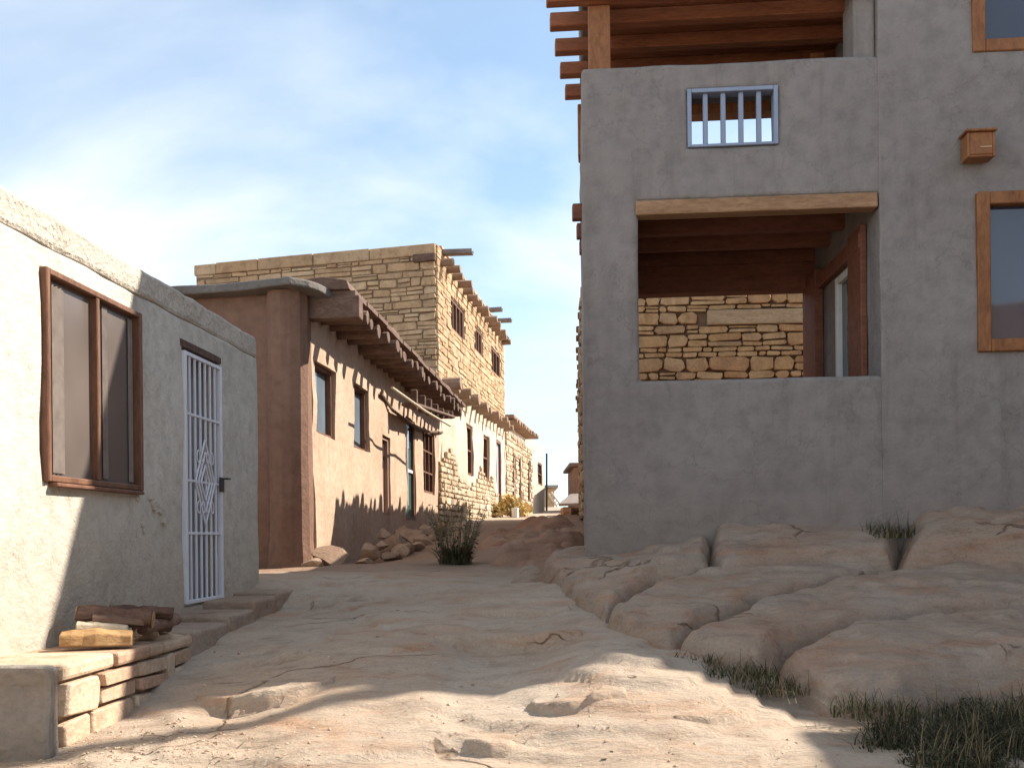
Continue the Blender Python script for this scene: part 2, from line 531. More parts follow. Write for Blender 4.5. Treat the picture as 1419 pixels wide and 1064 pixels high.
    def build(s, name, mat, parent=None, bevel=0.0, segs=1, smooth=False, label=None):
        me = bpy.data.meshes.new(name)
        off = wloc(parent) if parent else Vector((0, 0, 0))
        me.from_pydata([(v[0] - off.x, v[1] - off.y, v[2] - off.z) for v in s.v], [], s.f)
        bm = bmesh.new()
        bm.from_mesh(me)
        bmesh.ops.recalc_face_normals(bm, faces=bm.faces)
        bm.to_mesh(me)
        bm.free()
        me.materials.append(mat)
        o = bpy.data.objects.new(name, me)
        COL.objects.link(o)
        o.parent = parent
        if smooth:
            for p in me.polygons:
                p.use_smooth = True
        if bevel:
            m = o.modifiers.new("bevel", "BEVEL")
            m.width = bevel
            m.segments = segs
            m.limit_method = "ANGLE"
            m.angle_limit = math.radians(40)
        if label:
            o["label"] = label
        return o


def top_mesh(o, label, cat, group=None, kind=None):
    o["label"] = label
    o["category"] = cat
    if group:
        o["group"] = group
    if kind:
        o["kind"] = kind
    return o


def wall_slab(W, u0, u1, z0, z1, th, holes=(), amp=0.02, step=0.22, top=None, edge=0.01, freq=1.3):
    """solid wall with rectangular openings, hand-plastered (gently wavy) faces"""
    def lines(a, b, marks):
        ms = sorted(set([a, b] + [m for m in marks if a < m < b]))
        out = []
        for p, q in zip(ms, ms[1:]):
            n = max(1, int(math.ceil((q - p) / step)))
            out += [p + (q - p) * i / n for i in range(n)]
        return out + [b]
    us = lines(u0, u1, [h[0] for h in holes] + [h[1] for h in holes])
    zs = lines(z0, z1, [h[2] for h in holes] + [h[3] for h in holes])
    nu, nz = len(us) - 1, len(zs) - 1

    def solid(i, j):
        if not (0 <= i < nu and 0 <= j < nz):
            return False
        cu, cz = (us[i] + us[i + 1]) / 2, (zs[j] + zs[j + 1]) / 2
        return not any(h[0] < cu < h[1] and h[2] < cz < h[3] for h in holes)
    idx, mb = {}, MB()

    def V(i, j, s):
        if (i, j, s) not in idx:
            u, z, o = us[i], zs[j], 0.0 if s == 0 else -th
            p = W.pt(u, z, o)
            if top and j == nz:
                z += top(u)
            if s == 0:
                o += amp * fb(p.x * freq, p.y * freq, p.z * freq, 3)
            e = edge
            q = W.pt(u + e * noise.noise(p * 2.7), z + e * noise.noise(p * 2.7 + Vector((9, 1, 4))), o)
            idx[(i, j, s)] = len(mb.v)
            mb.v.append(tuple(q))
        return idx[(i, j, s)]
    for i in range(nu):
        for j in range(nz):
            if not solid(i, j):
                continue
            mb.f.append((V(i, j, 0), V(i + 1, j, 0), V(i + 1, j + 1, 0), V(i, j + 1, 0)))
            mb.f.append((V(i, j, 1), V(i, j + 1, 1), V(i + 1, j + 1, 1), V(i + 1, j, 1)))
            for di, dj, a, b in ((-1, 0, (i, j), (i, j + 1)), (1, 0, (i + 1, j + 1), (i + 1, j)), (0, -1, (i + 1, j), (i, j)), (0, 1, (i, j + 1), (i + 1, j + 1))):
                if not solid(i + di, j + dj):
                    mb.f.append((V(a[0], a[1], 0), V(b[0], b[1], 0), V(b[0], b[1], 1), V(a[0], a[1], 1)))
    return mb


def masonry(mb, W, u0, u1, z0, z1, o, holes=(), ch=(0.09, 0.22), cw=(0.22, 0.65), pro=0.03, gap=0.012, keep=None, rnd=0.25, jit=0.05):
    """irregular coursed rubble"""
    z = z0
    while z < z1 - 0.03:
        h = random.uniform(*ch)
        if z + h > z1 - 0.06:
            h = z1 - z
        u = u0
        while u < u1 - 0.02:
            w = random.uniform(*cw) * (0.75 + 1.1 * h / ch[1]) * 0.75
            if u + w > u1 - 0.12:
                w = u1 - u
            q = random.random()
            if q < 0.22 and h > ch[0] * 1.4:
                k = random.uniform(0.35, 0.65)
                cells = [(u, u + w, z, z + h * k), (u, u + w, z + h * k, z + h)]
            elif q < 0.36 and w > 0.3 and h > ch[0] * 1.4:
                k, k2 = random.uniform(0.3, 0.6), random.uniform(0.4, 0.6)
                cells = [(u, u + w * k, z, z + h), (u + w * k, u + w, z, z + h * k2), (u + w * k, u + w, z + h * k2, z + h)]
            else:
                cells = [(u, u + w, z, z + h)]
            for a, b, c, d in cells:
                mu, mz = (a + b) / 2, (c + d) / 2
                bad = False
                for H in holes:
                    if a < H[1] and b > H[0] and c < H[3] and d > H[2]:
                        if H[0] < mu < H[1] and H[2] < mz < H[3]:
                            bad = True
                            break
                        if mu < H[0]:
                            b = min(b, H[0])
                        elif mu > H[1]:
                            a = max(a, H[1])
                        elif mz < H[2]:
                            d = min(d, H[2])
                        else:
                            c = max(c, H[3])
                if bad or b - a < 0.04 or d - c < 0.03:
                    continue
                if keep and not keep((a + b) / 2, (c + d) / 2):
                    continue
                mb.stone(W, a, b, c, d, o, pro * random.uniform(0.5, 1.4), gap, rnd, jit)
            u += w
        z += h


def window(parent, W, B, fw=0.06, mat=None, pane=None, mull=0, trans=0, o_out=0.02, o_in=-0.08, o_pane=-0.05, name="window", grow=0.0, pane_name="pane", mw=0.6, bev=0.006):
    """frame part with pane and mullions as its sub-parts"""
    u0, u1, z0, z1 = B
    u0 -= grow
    u1 += grow
    z0 -= grow
    z1 += grow
    mb = MB()
    mb.wbox(W, u0, u0 + fw, z0, z1, o_in, o_out)
    mb.wbox(W, u1 - fw, u1, z0, z1, o_in, o_out)
    mb.wbox(W, u0 + fw, u1 - fw, z1 - fw, z1, o_in, o_out - 0.003)
    mb.wbox(W, u0 + fw, u1 - fw, z0, z0 + fw, o_in, o_out - 0.003)
    fr = mb.build(name, mat, parent, bev)
    pb = MB()
    pb.wbox(W, u0 + fw - 0.005, u1 - fw + 0.005, z0 + fw - 0.005, z1 - fw + 0.005, o_pane - 0.012, o_pane)
    pb.build(pane_name, pane, fr)
    for k in range(mull):
        uc = u0 + (u1 - u0) * (k + 1) / (mull + 1)
        q = MB()
        q.wbox(W, uc - fw * mw / 2, uc + fw * mw / 2, z0 + fw, z1 - fw, o_pane - 0.02, o_out - 0.006)
        q.build("mullion", mat, fr, bev)
    for k in range(trans):
        zc = z0 + (z1 - z0) * (k + 1) / (trans + 1)
        q = MB()
        q.wbox(W, u0 + fw, u1 - fw, zc - fw * mw / 2, zc + fw * mw / 2, o_pane - 0.02, o_out - 0.009)
        q.build("transom", mat, fr, bev)
    return fr


def rock_lump(loc, size, seed, flat=0.7, sub=3, rough=0.28):
    """angular stone as an MB"""
    bm = bmesh.new()
    bmesh.ops.create_icosphere(bm, subdivisions=sub, radius=1.0)
    rot = random.uniform(0, 6.28)
    tilt = random.uniform(-0.3, 0.3)
    c, s_ = math.cos(rot), math.sin(rot)
    planes = []
    rr = random.Random(seed)
    for _ in range(11):
        d = Vector((rr.uniform(-1, 1), rr.uniform(-1, 1), rr.uniform(-1, 1))).normalized()
        planes.append((d, rr.uniform(0.34, 0.64)))
    for v in bm.verts:
        p = v.co.copy()
        for d, k in planes:
            t = p.dot(d)
            if t > k:
                p -= d * (t - k) * 0.97
        p *= 1 + rough * 0.3 * noise.noise(p * 1.7 + Vector((seed * 3.1, 0, 0)))
        x, y, z = p.x * size[0], p.y * size[1], p.z * size[2]
        z += tilt * x
        v.co = Vector((x * c - y * s_, x * s_ + y * c, z)) + Vector(loc)
    mb = MB()
    bm.verts.index_update()
    mb.v = [tuple(v.co) for v in bm.verts]
    mb.f = [tuple(v.index for v in f.verts) for f in bm.faces]
    bm.free()
    return mb


def blades(mb, base, n, h, spread, w=0.012, lean=0.6, seg=3, rad=0.1, zfun=None):
    for _ in range(n):
        a = random.uniform(0, 6.283)
        r = rad * math.sqrt(random.random())
        x, y = base[0] + r * math.cos(a), base[1] + r * math.sin(a)
        z = zfun(x, y) - 0.01 if zfun else base[2]
        d = random.uniform(0, 6.283)
        ln = random.uniform(0.15, 1) * lean
        hh = h * random.uniform(0.45, 1.1)
        sd = Vector((-math.sin(d), math.cos(d), 0))
        pts = []
        for i in range(seg + 1):
            t = i / seg
            p = Vector((x + math.cos(d) * hh * ln * t * t * spread, y + math.sin(d) * hh * ln * t * t * spread, z + hh * (t - 0.35 * ln * t * t)))
            ww = w * (1 - t * 0.9) * 0.5
            pts.append((p - sd * ww, p + sd * ww))
        k = len(mb.v)
        for p, q in pts:
            mb.v += [tuple(p), tuple(q)]
        for i in range(seg):
            mb.f.append((k + 2 * i, k + 2 * i + 1, k + 2 * i + 3, k + 2 * i + 2))


def leaves(mb, c, n, R, size, squash=0.8):
    for _ in range(n):
        d = Vector((random.gauss(0, 1), random.gauss(0, 1), random.gauss(0, 1)))
        d.normalize()
        p = Vector(c) + Vector((d.x * R, d.y * R, d.z * R * squash)) * random.random() ** 0.45
        a = Vector((random.uniform(-1, 1), random.uniform(-1, 1), random.uniform(-0.4, 1))).normalized()
        b = a.cross(Vector((random.uniform(-1, 1), random.uniform(-1, 1), random.uniform(-1, 1)))).normalized()
        s = size * random.uniform(0.5, 1.3)
        mb.add([p - a * s, p + b * s * 0.35, p + a * s, p - b * s * 0.35], [(0, 1, 2, 3)])


# ------------------------------------------------------------------ ground
CTRL = []


def cp(px, py, Y):
    p = at(px, py, Y)
    CTRL.append((p.x, p.y, p.z))


def cw(x, y, h):
    CTRL.append((x, y, h + EYE))


for q in [(200, 1064, 4.4), (450, 1064, 4.3), (710, 1064, 4.3), (950, 1064, 4.3), (1140, 1064, 4.3), (1400, 1064, 4.2),
          (60, 1045, 4.7), (160, 985, 5.43), (350, 960, 5.4), (540, 950, 5.39), (740, 940, 5.33), (840, 898, 5.42), (920, 905, 5.35),
          (1000, 940, 5.25), (1110, 1000, 5.1), (250, 915, 6.3), (300, 870, 7.4), (400, 838, 8.6), (359, 803, 9.34), (430, 786, 13),
          (500, 900, 6.2), (620, 887, 6.4), (760, 887, 6.3), (620, 850, 7.2), (620, 822, 8.3), (620, 801, 9.4), (560, 787, 10.7), (480, 790, 10.4), (410, 795, 10.2), (700, 800, 9.6),
          (800, 830, 7.4), (840, 862, 6.6), (930, 897, 6.0),
          (500, 784, 13.5), (470, 783, 13), (540, 776, 14.5), (565, 757, 17), (610, 742, 20), (640, 724, 25), (700, 719, 30), (740, 713, 40), (757, 708, 48), (790, 702, 55),
          (690, 776, 11.8), (760, 766, 12.2), (812, 765, 11.5), (700, 748, 15), (760, 733, 16), (812, 722, 16.5), (800, 719, 25), (775, 712, 36)]:
    cp(*q)
for q in [(2, 7, -.75), (4, 7, -.7), (3, 8.6, -.35), (5, 8.6, -.3), (5, 5, -1.0), (2.6, 5, -.97), (1.2, 8.6, -.4), (1.6, 6.2, -.78), (7, 7, -.6),
          (0, 2.5, -1.35), (0, 0, -1.6), (-5, 0, -1.6), (5, 0, -1.5), (0, -8, -2), (-3, 3, -1.2), (3, 3, -1.15), (-8, 5, -1), (9, 4, -1), (-8, 12, -.5), (-8, 25, .4), (-10, 45, 1.3),
          (6, 14, .1), (8, 22, .4), (10, 40, 1.1), (4, 12, 0), (1.5, 13.5, .05), (0, 62, 1.6), (-14, 60, 1.5), (14, 60, 1.4)]:
    cw(*q)
A = np.array(CTRL)


def tps(r2):
    return np.where(r2 > 1e-9, 0.5 * r2 * np.log(np.maximum(r2, 1e-12)), 0.0)


_P = A[:, :2].copy()
_n = len(A)
_K = tps(((_P[:, None, :] - _P[None, :, :]) ** 2).sum(-1)) + np.eye(_n) * 0.02
_B = np.hstack([np.ones((_n, 1)), _P])
_S = np.block([[_K, _B], [_B.T, np.zeros((3, 3))]])
_w = np.linalg.solve(_S, np.concatenate([A[:, 2], np.zeros(3)]))


def base_h(X, Y):
    X = np.asarray(X, float)
    Y = np.asarray(Y, float)
    sh = X.shape
    xf, yf = X.ravel(), Y.ravel()
    out = np.empty(xf.shape)
    for i in range(0, len(xf), 20000):
        x, y = np.clip(xf[i:i + 20000], -16, 16), np.clip(yf[i:i + 20000], -8, 62)
        r2 = (x[:, None] - _P[None, :, 0]) ** 2 + (y[:, None] - _P[None, :, 1]) ** 2
        out[i:i + 20000] = tps(r2) @ _w[:_n] + _w[_n] + _w[_n + 1] * x + _w[_n + 2] * y
    d = np.maximum(np.maximum(np.abs(xf) - 16, yf - 62), np.maximum(-8 - yf, 0))
    t = np.clip(d / 40, 0, 1)
    out = out - 9 * t * t * (3 - 2 * t)
    return out.reshape(sh)


def strata(z, x, y, sd, layer, mix):
    """bedding planes: gentle treads and crisp little risers following the height contours"""
    t = z / layer + 0.9 * fb(x * 0.8, y * 0.8, sd, 3) + 0.10 * fb(x * 4.0, y * 4.0, sd + 2, 2)
    f = t - math.floor(t)
    st = 0.35 * f / 0.86 if f < 0.86 else 0.35 + 0.65 * ((f - 0.86) / 0.14) ** 0.8
    m = min(1.0, max(0.0, 0.45 + 1.5 * noise.noise(Vector((x * 0.55, y * 0.75, sd + 9)))))
    return (st - f) * layer * mix * m


def detail(x, y, zb):
    """flaky sandstone relief: low swell, bedding ledges, faint grain"""
    near = 1.0 / (1.0 + max(0.0, y - 9.0) * 0.15)
    a = 0.045 * fb(x * 0.7, y * 0.8, 1.0, 4)
    a += strata(zb + a, x, y, 5.0, 0.075, 0.95)
    a += strata(zb + a, x, y, 31.0, 0.028, 0.6)
    a += 0.004 * fb(x * 6, y * 7, 3.0, 3)
    rg = 1 - abs(noise.noise(Vector((x * 1.1 + 0.4 * y, y * 2.2 - 0.4 * x, 8.0))))
    a -= 0.025 * max(0.0, rg - 0.93) * 14 * max(0.0, noise.noise(Vector((x * 0.7, y * 0.7, 21.0))))
    return a * near


def hit(px, py):
    """where a sight line meets the ground"""
    a, b = ray(px, py)
    Yv = np.linspace(3.8, 14, 1200)
    dz = EYE + b * Yv - base_h(a * Yv, Yv)
    k = int(np.argmax(dz < 0))
    return np.array([a * Yv[k], Yv[k]])


LEDGES = []
for drop, fall, pts in ((0.06, 1.4, [(605, 888), (645, 885), (700, 879), (765, 884), (805, 878)]),
                        (0.05, 1.0, [(270, 962), (320, 973), (400, 963), (470, 946)]),
                        (0.04, 0.6, [(510, 943), (545, 932), (580, 922)]),
                        (0.04, 0.6, [(620, 915), (655, 911)]),
                        (0.035, 0.6, [(660, 932), (705, 918)]),
                        (0.025, 0.2, [(400, 830), (450, 824), (520, 822)]),
                        (0.035, 0.3, [(330, 925), (380, 912), (430, 905)]),
                        (0.03, 0.2, [(540, 1004), (580, 1000), (615, 985)]),
                        (0.03, 0.2, [(590, 1012), (650, 1020), (684, 1042)]),
                        (0.03, 0.25, [(670, 1012), (740, 1017), (820, 1008)]),
                        (0.03, 0.25, [(740, 1030), (800, 1024), (860, 1018)]),
                        (0.03, 0.2, [(930, 985), (1000, 987), (1060, 980)]),
                        (0.035, 0.25, [(985, 1055), (1050, 1042), (1110, 1025)]),
                        (0.03, 0.2, [(880, 1000), (930, 990)]),
                        (0.05, 0.8, [(640, 845), (720, 838), (790, 842)]),
                        (0.03, 0.3, [(240, 1040), (330, 1020), (430, 1012)])):
    LEDGES.append((drop, fall, np.array([hit(*q) for q in pts])))


def ledge_relief(x, y):
    out = np.zeros(x.shape)
    for drop, fall, L in LEDGES:
        m = (np.abs(x - L[:, 0].mean()) < 2.2) & (np.abs(y - L[:, 1].mean()) < 1.6)
        if not m.any():
            continue
        xm, ym = x[m], y[m]
        wob = np.array([0.05 * fb(p * 2.2, q * 2.2, 4.0, 3) for p, q in zip(xm, ym)])
        yl = np.interp(xm, L[:, 0], L[:, 1]) + wob
        d = yl - ym
        endf = np.clip(np.minimum(xm - L[0, 0], L[-1, 0] - xm) / 0.25, 0, 1)
        out[m] -= np.where(d > 0, drop * np.exp(-d / fall), 0) * endf
        out[m] += np.where(d <= 0, 0.35 * drop * np.exp(d / 0.12), 0) * endf
    return out


def ground_z(x, y):
    zb = float(base_h(np.array([x]), np.array([y]))[0])
    return zb + detail(x, y, zb)


def graded(segs):
    """segs: list of (start, end, step0, growth) -> sorted coordinates"""
    out = []
    for a, b, st, g in segs:
        x = a
        while x < b - 1e-6:
            out.append(x)
            x += st
            st *= g
    return out


xs_pos = graded([(4.6, 16, 0.08, 1.06), (16, 5000, 1.2, 1.35)]) + [5000]
xs = sorted([-v + 1.0 for v in xs_pos] + graded([(-3.6, 4.6, 0.032, 1.0)]) + xs_pos)
ys = sorted(graded([(3.6, 9.6, 0.028, 1.0), (9.6, 62, 0.035, 1.016), (62, 6000, 2, 1.35)]) + [3.6 - v for v in graded([(0.06, 10, 0.06, 1.08), (10, 4000, 1.5, 1.4)])] + [6000])
GX, GY = np.meshgrid(np.array(xs), np.array(ys))
GZ = base_h(GX, GY)
gz = GZ.ravel().copy()
gx, gy = GX.ravel(), GY.ravel()
for i in range(len(gz)):
    if abs(gx[i]) < 14 and -6 < gy[i] < 60:
        gz[i] += detail(gx[i], gy[i], gz[i])
gz += ledge_relief(gx, gy)
nx, ny = len(xs), len(ys)
ii, jj = np.meshgrid(np.arange(nx - 1), np.arange(ny - 1))
k = (jj * nx + ii).ravel()
faces = np.stack([k, k + 1, k + 1 + nx, k + nx], 1)
me = bpy.data.meshes.new("ground")
me.from_pydata(np.stack([gx, gy, gz], 1).tolist(), [], faces.tolist())
for p in me.polygons:
    p.use_smooth = True
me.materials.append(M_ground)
g = bpy.data.objects.new("ground", me)
COL.objects.link(g)
g["kind"] = "structure"
g["label"] = "bare weathered sandstone ground of the lane"

# ------------------------------------------------------------------ bedrock slabs on the right


def slab(outline, lift, label, mat, seed, name="rock_slab", soft=0.3, amp=0.05, res=0.025, boxy=2.2):
    P3 = [q if isinstance(q, Vector) else at(*q) for q in outline]
    n = len(P3)
    pts = []
    for i in range(n):
        p0, p1, p2, p3 = P3[i - 1], P3[i], P3[(i + 1) % n], P3[(i + 2) % n]
        for k in range(8):
            t = k / 8
            q = 0.5 * ((2 * p1) + (p2 - p0) * t + (2 * p0 - 5 * p1 + 4 * p2 - p3) * t * t + (3 * p1 - p0 - 3 * p2 + p3) * t ** 3)
            pts.append(q.lerp(p1.lerp(p2, t), 0.75))
    O = np.array([tuple(p) for p in pts])
    Bm = np.hstack([np.ones((len(O), 1)), O[:, :2]])
    cf = np.linalg.lstsq(Bm, O[:, 2], rcond=None)[0]
    resid = O[:, 2] - Bm @ cf
    a, b = O[:, :2], np.roll(O[:, :2], -1, 0)
    ex = 0.25
    gx_ = np.arange(a[:, 0].min() - ex, a[:, 0].max() + ex, res)
    gy_ = np.arange(a[:, 1].min() - ex, a[:, 1].max() + ex, res)
    X, Y = np.meshgrid(gx_, gy_)
    wx = np.array([0.05 * fb(x * 1.9, y * 1.9, seed, 3) for x, y in zip(X.ravel(), Y.ravel())])
    Q = np.stack([X.ravel() + wx, Y.ravel() + wx[::-1] * 0], 1)
    dmin = np.full(len(Q), 1e9)
    inside = np.zeros(len(Q), bool)
    wsum = np.zeros(len(Q))
    rsum = np.zeros(len(Q))
    for i in range(len(a)):
        e = b[i] - a[i]
        t = np.clip(((Q - a[i]) @ e) / (e @ e + 1e-12), 0, 1)
        d = np.sqrt(((Q - a[i] - t[:, None] * e) ** 2).sum(1))
        dmin = np.minimum(dmin, d)
        w_ = 1 / (d * d + 0.02)
        wsum += w_
        rsum += w_ * resid[i]
        c1 = (a[i][1] > Q[:, 1]) != (b[i][1] > Q[:, 1])
        xi = a[i][0] + (Q[:, 1] - a[i][1]) / (e[1] if abs(e[1]) > 1e-9 else 1e-9) * e[0]
        inside ^= c1 & (Q[:, 0] < xi)
    sd = np.where(inside, dmin, -dmin)
    r_ = rsum / wsum
    mb = MB()
    idx = -np.ones(len(Q), int)
    keepv = sd > -0.22
    xr, yr = X.ravel(), Y.ravel()
    for i in np.nonzero(keepv)[0]:
        x, y = xr[i], yr[i]
        q = min(max(sd[i], 0) / soft, 1.0)
        prof = 1 - (1 - q) ** boxy
        z = cf[0] + cf[1] * x + cf[2] * y + r_[i] * (1 - 0.6 * prof)
        z += -0.09 + (lift * 0.55 + 0.09) * prof
        if sd[i] < 0:
            z += sd[i] * 2.2
        z += amp * prof * (fb(x * 1.2, y * 1.6, seed, 5) + 0.4 * abs(noise.noise(Vector((x * 3, y * 5, seed)))))
        z += prof * strata(z, x, y, seed + 40, 0.085, 0.8)
        z += prof * strata(z, x, y, seed + 60, 0.03, 0.5)
        vd = noise.voronoi(Vector((x * 0.75 + 0.25 * fb(x * 1.5, y * 1.5, seed, 3), y * 1.1 + 0.25 * fb(x * 1.5 + 9, y * 1.5, seed, 3), seed)))[0]
        gp = (vd[1] - vd[0]) / 0.05
        if gp < 1:
            z -= 0.014 * prof * (1 - gp) * (0.4 + 0.6 * max(0, noise.noise(Vector((x * 1.1, y * 1.1, seed + 5))) + 0.3))
        z += 0.012 * prof * fb(x * 5, y * 8, seed + 1, 3)
        idx[i] = len(mb.v)
        mb.v.append((x, y, z))
    ny_, nx_ = X.shape
    for j in range(ny_ - 1):
        for i in range(nx_ - 1):
            k4 = (j * nx_ + i, j * nx_ + i + 1, (j + 1) * nx_ + i + 1, (j + 1) * nx_ + i)
            v4 = [idx[k] for k in k4]
            if min(v4) >= 0:
                mb.f.append(tuple(v4))
    o = mb.build(name, mat, None, smooth=True)
    if sum(p.normal.z for p in o.data.polygons) < 0:
        o.data.flip_normals()
    return top_mesh(o, label, "rock", "sandstone slabs below the grey house")


slab([(745, 800, 9.0), (790, 832, 7.5), (838, 862, 6.65), (868, 832, 7.1), (915, 807, 7.5), (984, 797, 7.75), (990, 735, 8.95), (900, 755, 9.1), (820, 772, 9.3), (765, 782, 9.6)], 0.24,
     "long reddish slab wedged under the left corner of the grey stucco house", M_rock, 1.0, soft=0.10)
slab([(988, 797, 7.7), (1100, 784, 7.9), (1237, 790, 7.85), (1250, 722, 8.9), (1120, 716, 8.95), (988, 726, 8.95)], 0.22,
     "low broad slab against the foot of the grey wall, left of the grass tuft in the crevice", M_rock, 2.0, soft=0.10)
slab([(1241, 789, 7.8), (1330, 781, 7.75), (1419, 774, 7.7), (1540, 772, 7.6), (1540, 700, 8.7), (1400, 704, 8.8), (1262, 728, 8.75)], 0.40,
     "highest rounded slab under the orange framed windows, right of the crevice tuft", M_rock, 3.0, soft=0.25)
slab([(840, 863, 6.6), (885, 886, 6.2), (930, 896, 6.05), (985, 869, 6.5), (1060, 840, 7.0), (1150, 815, 7.4), (1240, 796, 7.9), (1100, 790, 8.05), (985, 800, 7.85), (905, 818, 7.4)], 0.17,
     "pointed smooth slab whose tip reaches down to the lane between two dark cracks", M_rock, 4.0, soft=0.09)
slab([(936, 896, 6.05), (985, 915, 5.8), (1050, 918, 5.7), (1100, 897, 6.0), (1180, 874, 6.4), (1300, 856, 6.7), (1419, 850, 6.8), (1540, 850, 6.9), (1540, 775, 8.0), (1300, 797, 7.85), (1160, 815, 7.4), (1050, 848, 6.9)], 0.18,
     "wide grey brown slab stretching to the right edge above the lowest slab", M_rock, 5.0, soft=0.10)
slab([(1072, 922, 5.75), (1090, 950, 5.45), (1140, 972, 5.2), (1260, 967, 5.15), (1350, 940, 5.5), (1430, 930, 5.6), (1540, 930, 5.6), (1540, 852, 6.8), (1350, 856, 6.7), (1180, 874, 6.4), (1110, 898, 6.0)], 0.20,
     "lowest bulging slab just behind the dark weeds at the right", M_rock, 6.0, soft=0.14)
# mid-distance mounds of bedrock in the shaded lane
slab([(662, 800, 10.2), (720, 800, 10.0), (790, 792, 10.2), (830, 780, 10.6), (830, 738, 13.5), (760, 745, 13.8), (690, 768, 12.6)], 0.10,
     "rusty brown rock mound in the shaded lane by the house corner", M_rock_red, 7.0, soft=0.5, name="rock_mound", amp=0.22, res=0.04)["group"] = "rock mounds in the lane"
slab([(640, 775, 13.2), (720, 764, 13.6), (800, 756, 14.0), (830, 748, 14.2), (830, 718, 19), (740, 722, 20), (670, 745, 17)], 0.12,
     "farther dark red rock mound crossing the lane below the sunlit strip", M_rock_red, 8.0, soft=0.6, name="rock_mound", amp=0.24, res=0.06)["group"] = "rock mounds in the lane"
slab([(700, 806, 9.3), (735, 806, 9.1), (765, 797, 9.3), (750, 783, 10.2), (712, 787, 10.2)], 0.05,
     "small pale rock hump with dark hollows beside the rusty mound", M_rock, 9.0, soft=0.15, name="rock_mound")["group"] = "rock mounds in the lane"
# thin plates of sandstone weathered proud of the lane floor, each with a sharp front edge


def flake(front, depth, up, label, seed, mat=None):
    pts = []
    for q in front:
        x, y = hit(*q)
        pts.append(Vector((x, y, ground_z(x, y) + up)))
    n_ = len(pts)
    for k in range(n_ - 1, -1, -1):
        p = pts[k]
        e = 0.35 + 0.65 * math.sin(math.pi * (k + 0.5) / n_)
        x, y = p.x + random.uniform(-.05, .05), p.y + depth * e
        pts.append(Vector((x, y, ground_z(x, y) - 0.035)))
    o = slab(pts, 0.0, label, mat or M_ground, seed, name="rock_flake", soft=0.035, amp=0.012, res=0.016, boxy=2.5)
    o["group"] = "sandstone plates on the lane floor"


flake([(733, 972), (752, 978), (800, 974), (845, 966), (885, 955)], 0.42, 0.05, "rounded sunlit plate of sandstone with a dark notch at its left tip", 10.0)
flake([(600, 888), (645, 885), (690, 881), (740, 885), (770, 884), (806, 878)], 0.55, 0.055, "long shaded plate with a dark reddish front edge across the middle of the lane", 11.0)
flake([(268, 962), (318, 974), (370, 969), (420, 960), (472, 946)], 0.5, 0.05, "shaded plate by the bench with a curved edge just above the sunlit rock", 12.0)
flake([(330, 925), (380, 914), (432, 905)], 0.4, 0.04, "small shaded plate between the door step and the curved plate", 13.0)
flake([(640, 848), (700, 842), (750, 843), (795, 840)], 0.6, 0.045, "upper shaded plate near the rock slabs by the grey house", 14.0)
flake([(930, 988), (985, 992), (1040, 984), (1075, 974)], 0.3, 0.035, "sunlit plate near the shadow edge left of the weeds", 15.0)
flake([(590, 1012), (640, 1020), (684, 1036), (720, 1030)], 0.32, 0.03, "sunlit plate crossed by a crack at the bottom of the lane", 16.0)
flake([(430, 835), (490, 829), (545, 830)], 0.7, 0.035, "far shaded plate beside the kerb of the white house", 17.0)

# ------------------------------------------------------------------ left white house
WL = Wall((-2.895, 2.5), (-2.375, 9.34), -1)
HT = 1.9 + EYE
t = thing("white_house", "low white stucco house at left with brown framed window and barred white door", "house", (-4.5, 6, 0.4))
wB = WL.box(58, 370, 662, 190, 437, 681)
dB = WL.box(253, 478, 840, 304, 497, 834)
mb = wall_slab(WL, 0, WL.L, 0.0, HT - 0.195, 0.35, [wB, dB], 0.022, 0.18)
mb.build("front_wall", M_white, t, 0.02, 2)
mb = wall_slab(WL, 0, WL.L, HT - 0.2, HT, 0.36, [], 0.02, 0.12, edge=0.012, freq=4, top=lambda u: 0.012 * noise.noise(Vector((u * 1.5, 3, 0))))
for i, v in enumerate(mb.v):
    q = WL.n * 0.005
    mb.v[i] = (v[0] + q.x, v[1] + q.y, v[2])
mb.build("parapet", M_parapet, t, 0.03, 2)
WLe = Wall((-2.375 - 0.36, 9.32), (-8.5, 9.9), 1)
wall_slab(WLe, 0, WLe.L, 0.0, HT - 0.02, 0.3, [], 0.02, 0.3).build("end_wall", M_white, t, 0.03, 2)
mb = MB()
mb.box8([(-3.26, 2.6, HT - 0.45), (-2.74, 9.3, HT - 0.45), (-8.4, 9.6, HT - 0.45), (-8.4, 2.6, HT - 0.45), (-3.26, 2.6, HT - 0.3), (-2.74, 9.3, HT - 0.3), (-8.4, 9.6, HT - 0.3), (-8.4, 2.6, HT - 0.3)])
mb.build("roof", M_cap, t)
mb = MB()
mb.box(-8.7, -8.4, 2.5, 9.9, 0, HT - 0.02)
mb.box(-8.4, -3.25, 2.45, 2.75, 0, HT - 0.02)
mb.build("rear_wall", M_white, t)
fr = window(t, WL, wB, 0.038, M_winwood, M_screen, 1, 0, 0.035, -0.1, -0.02, grow=0.008, pane_name="screen", mw=0.9)
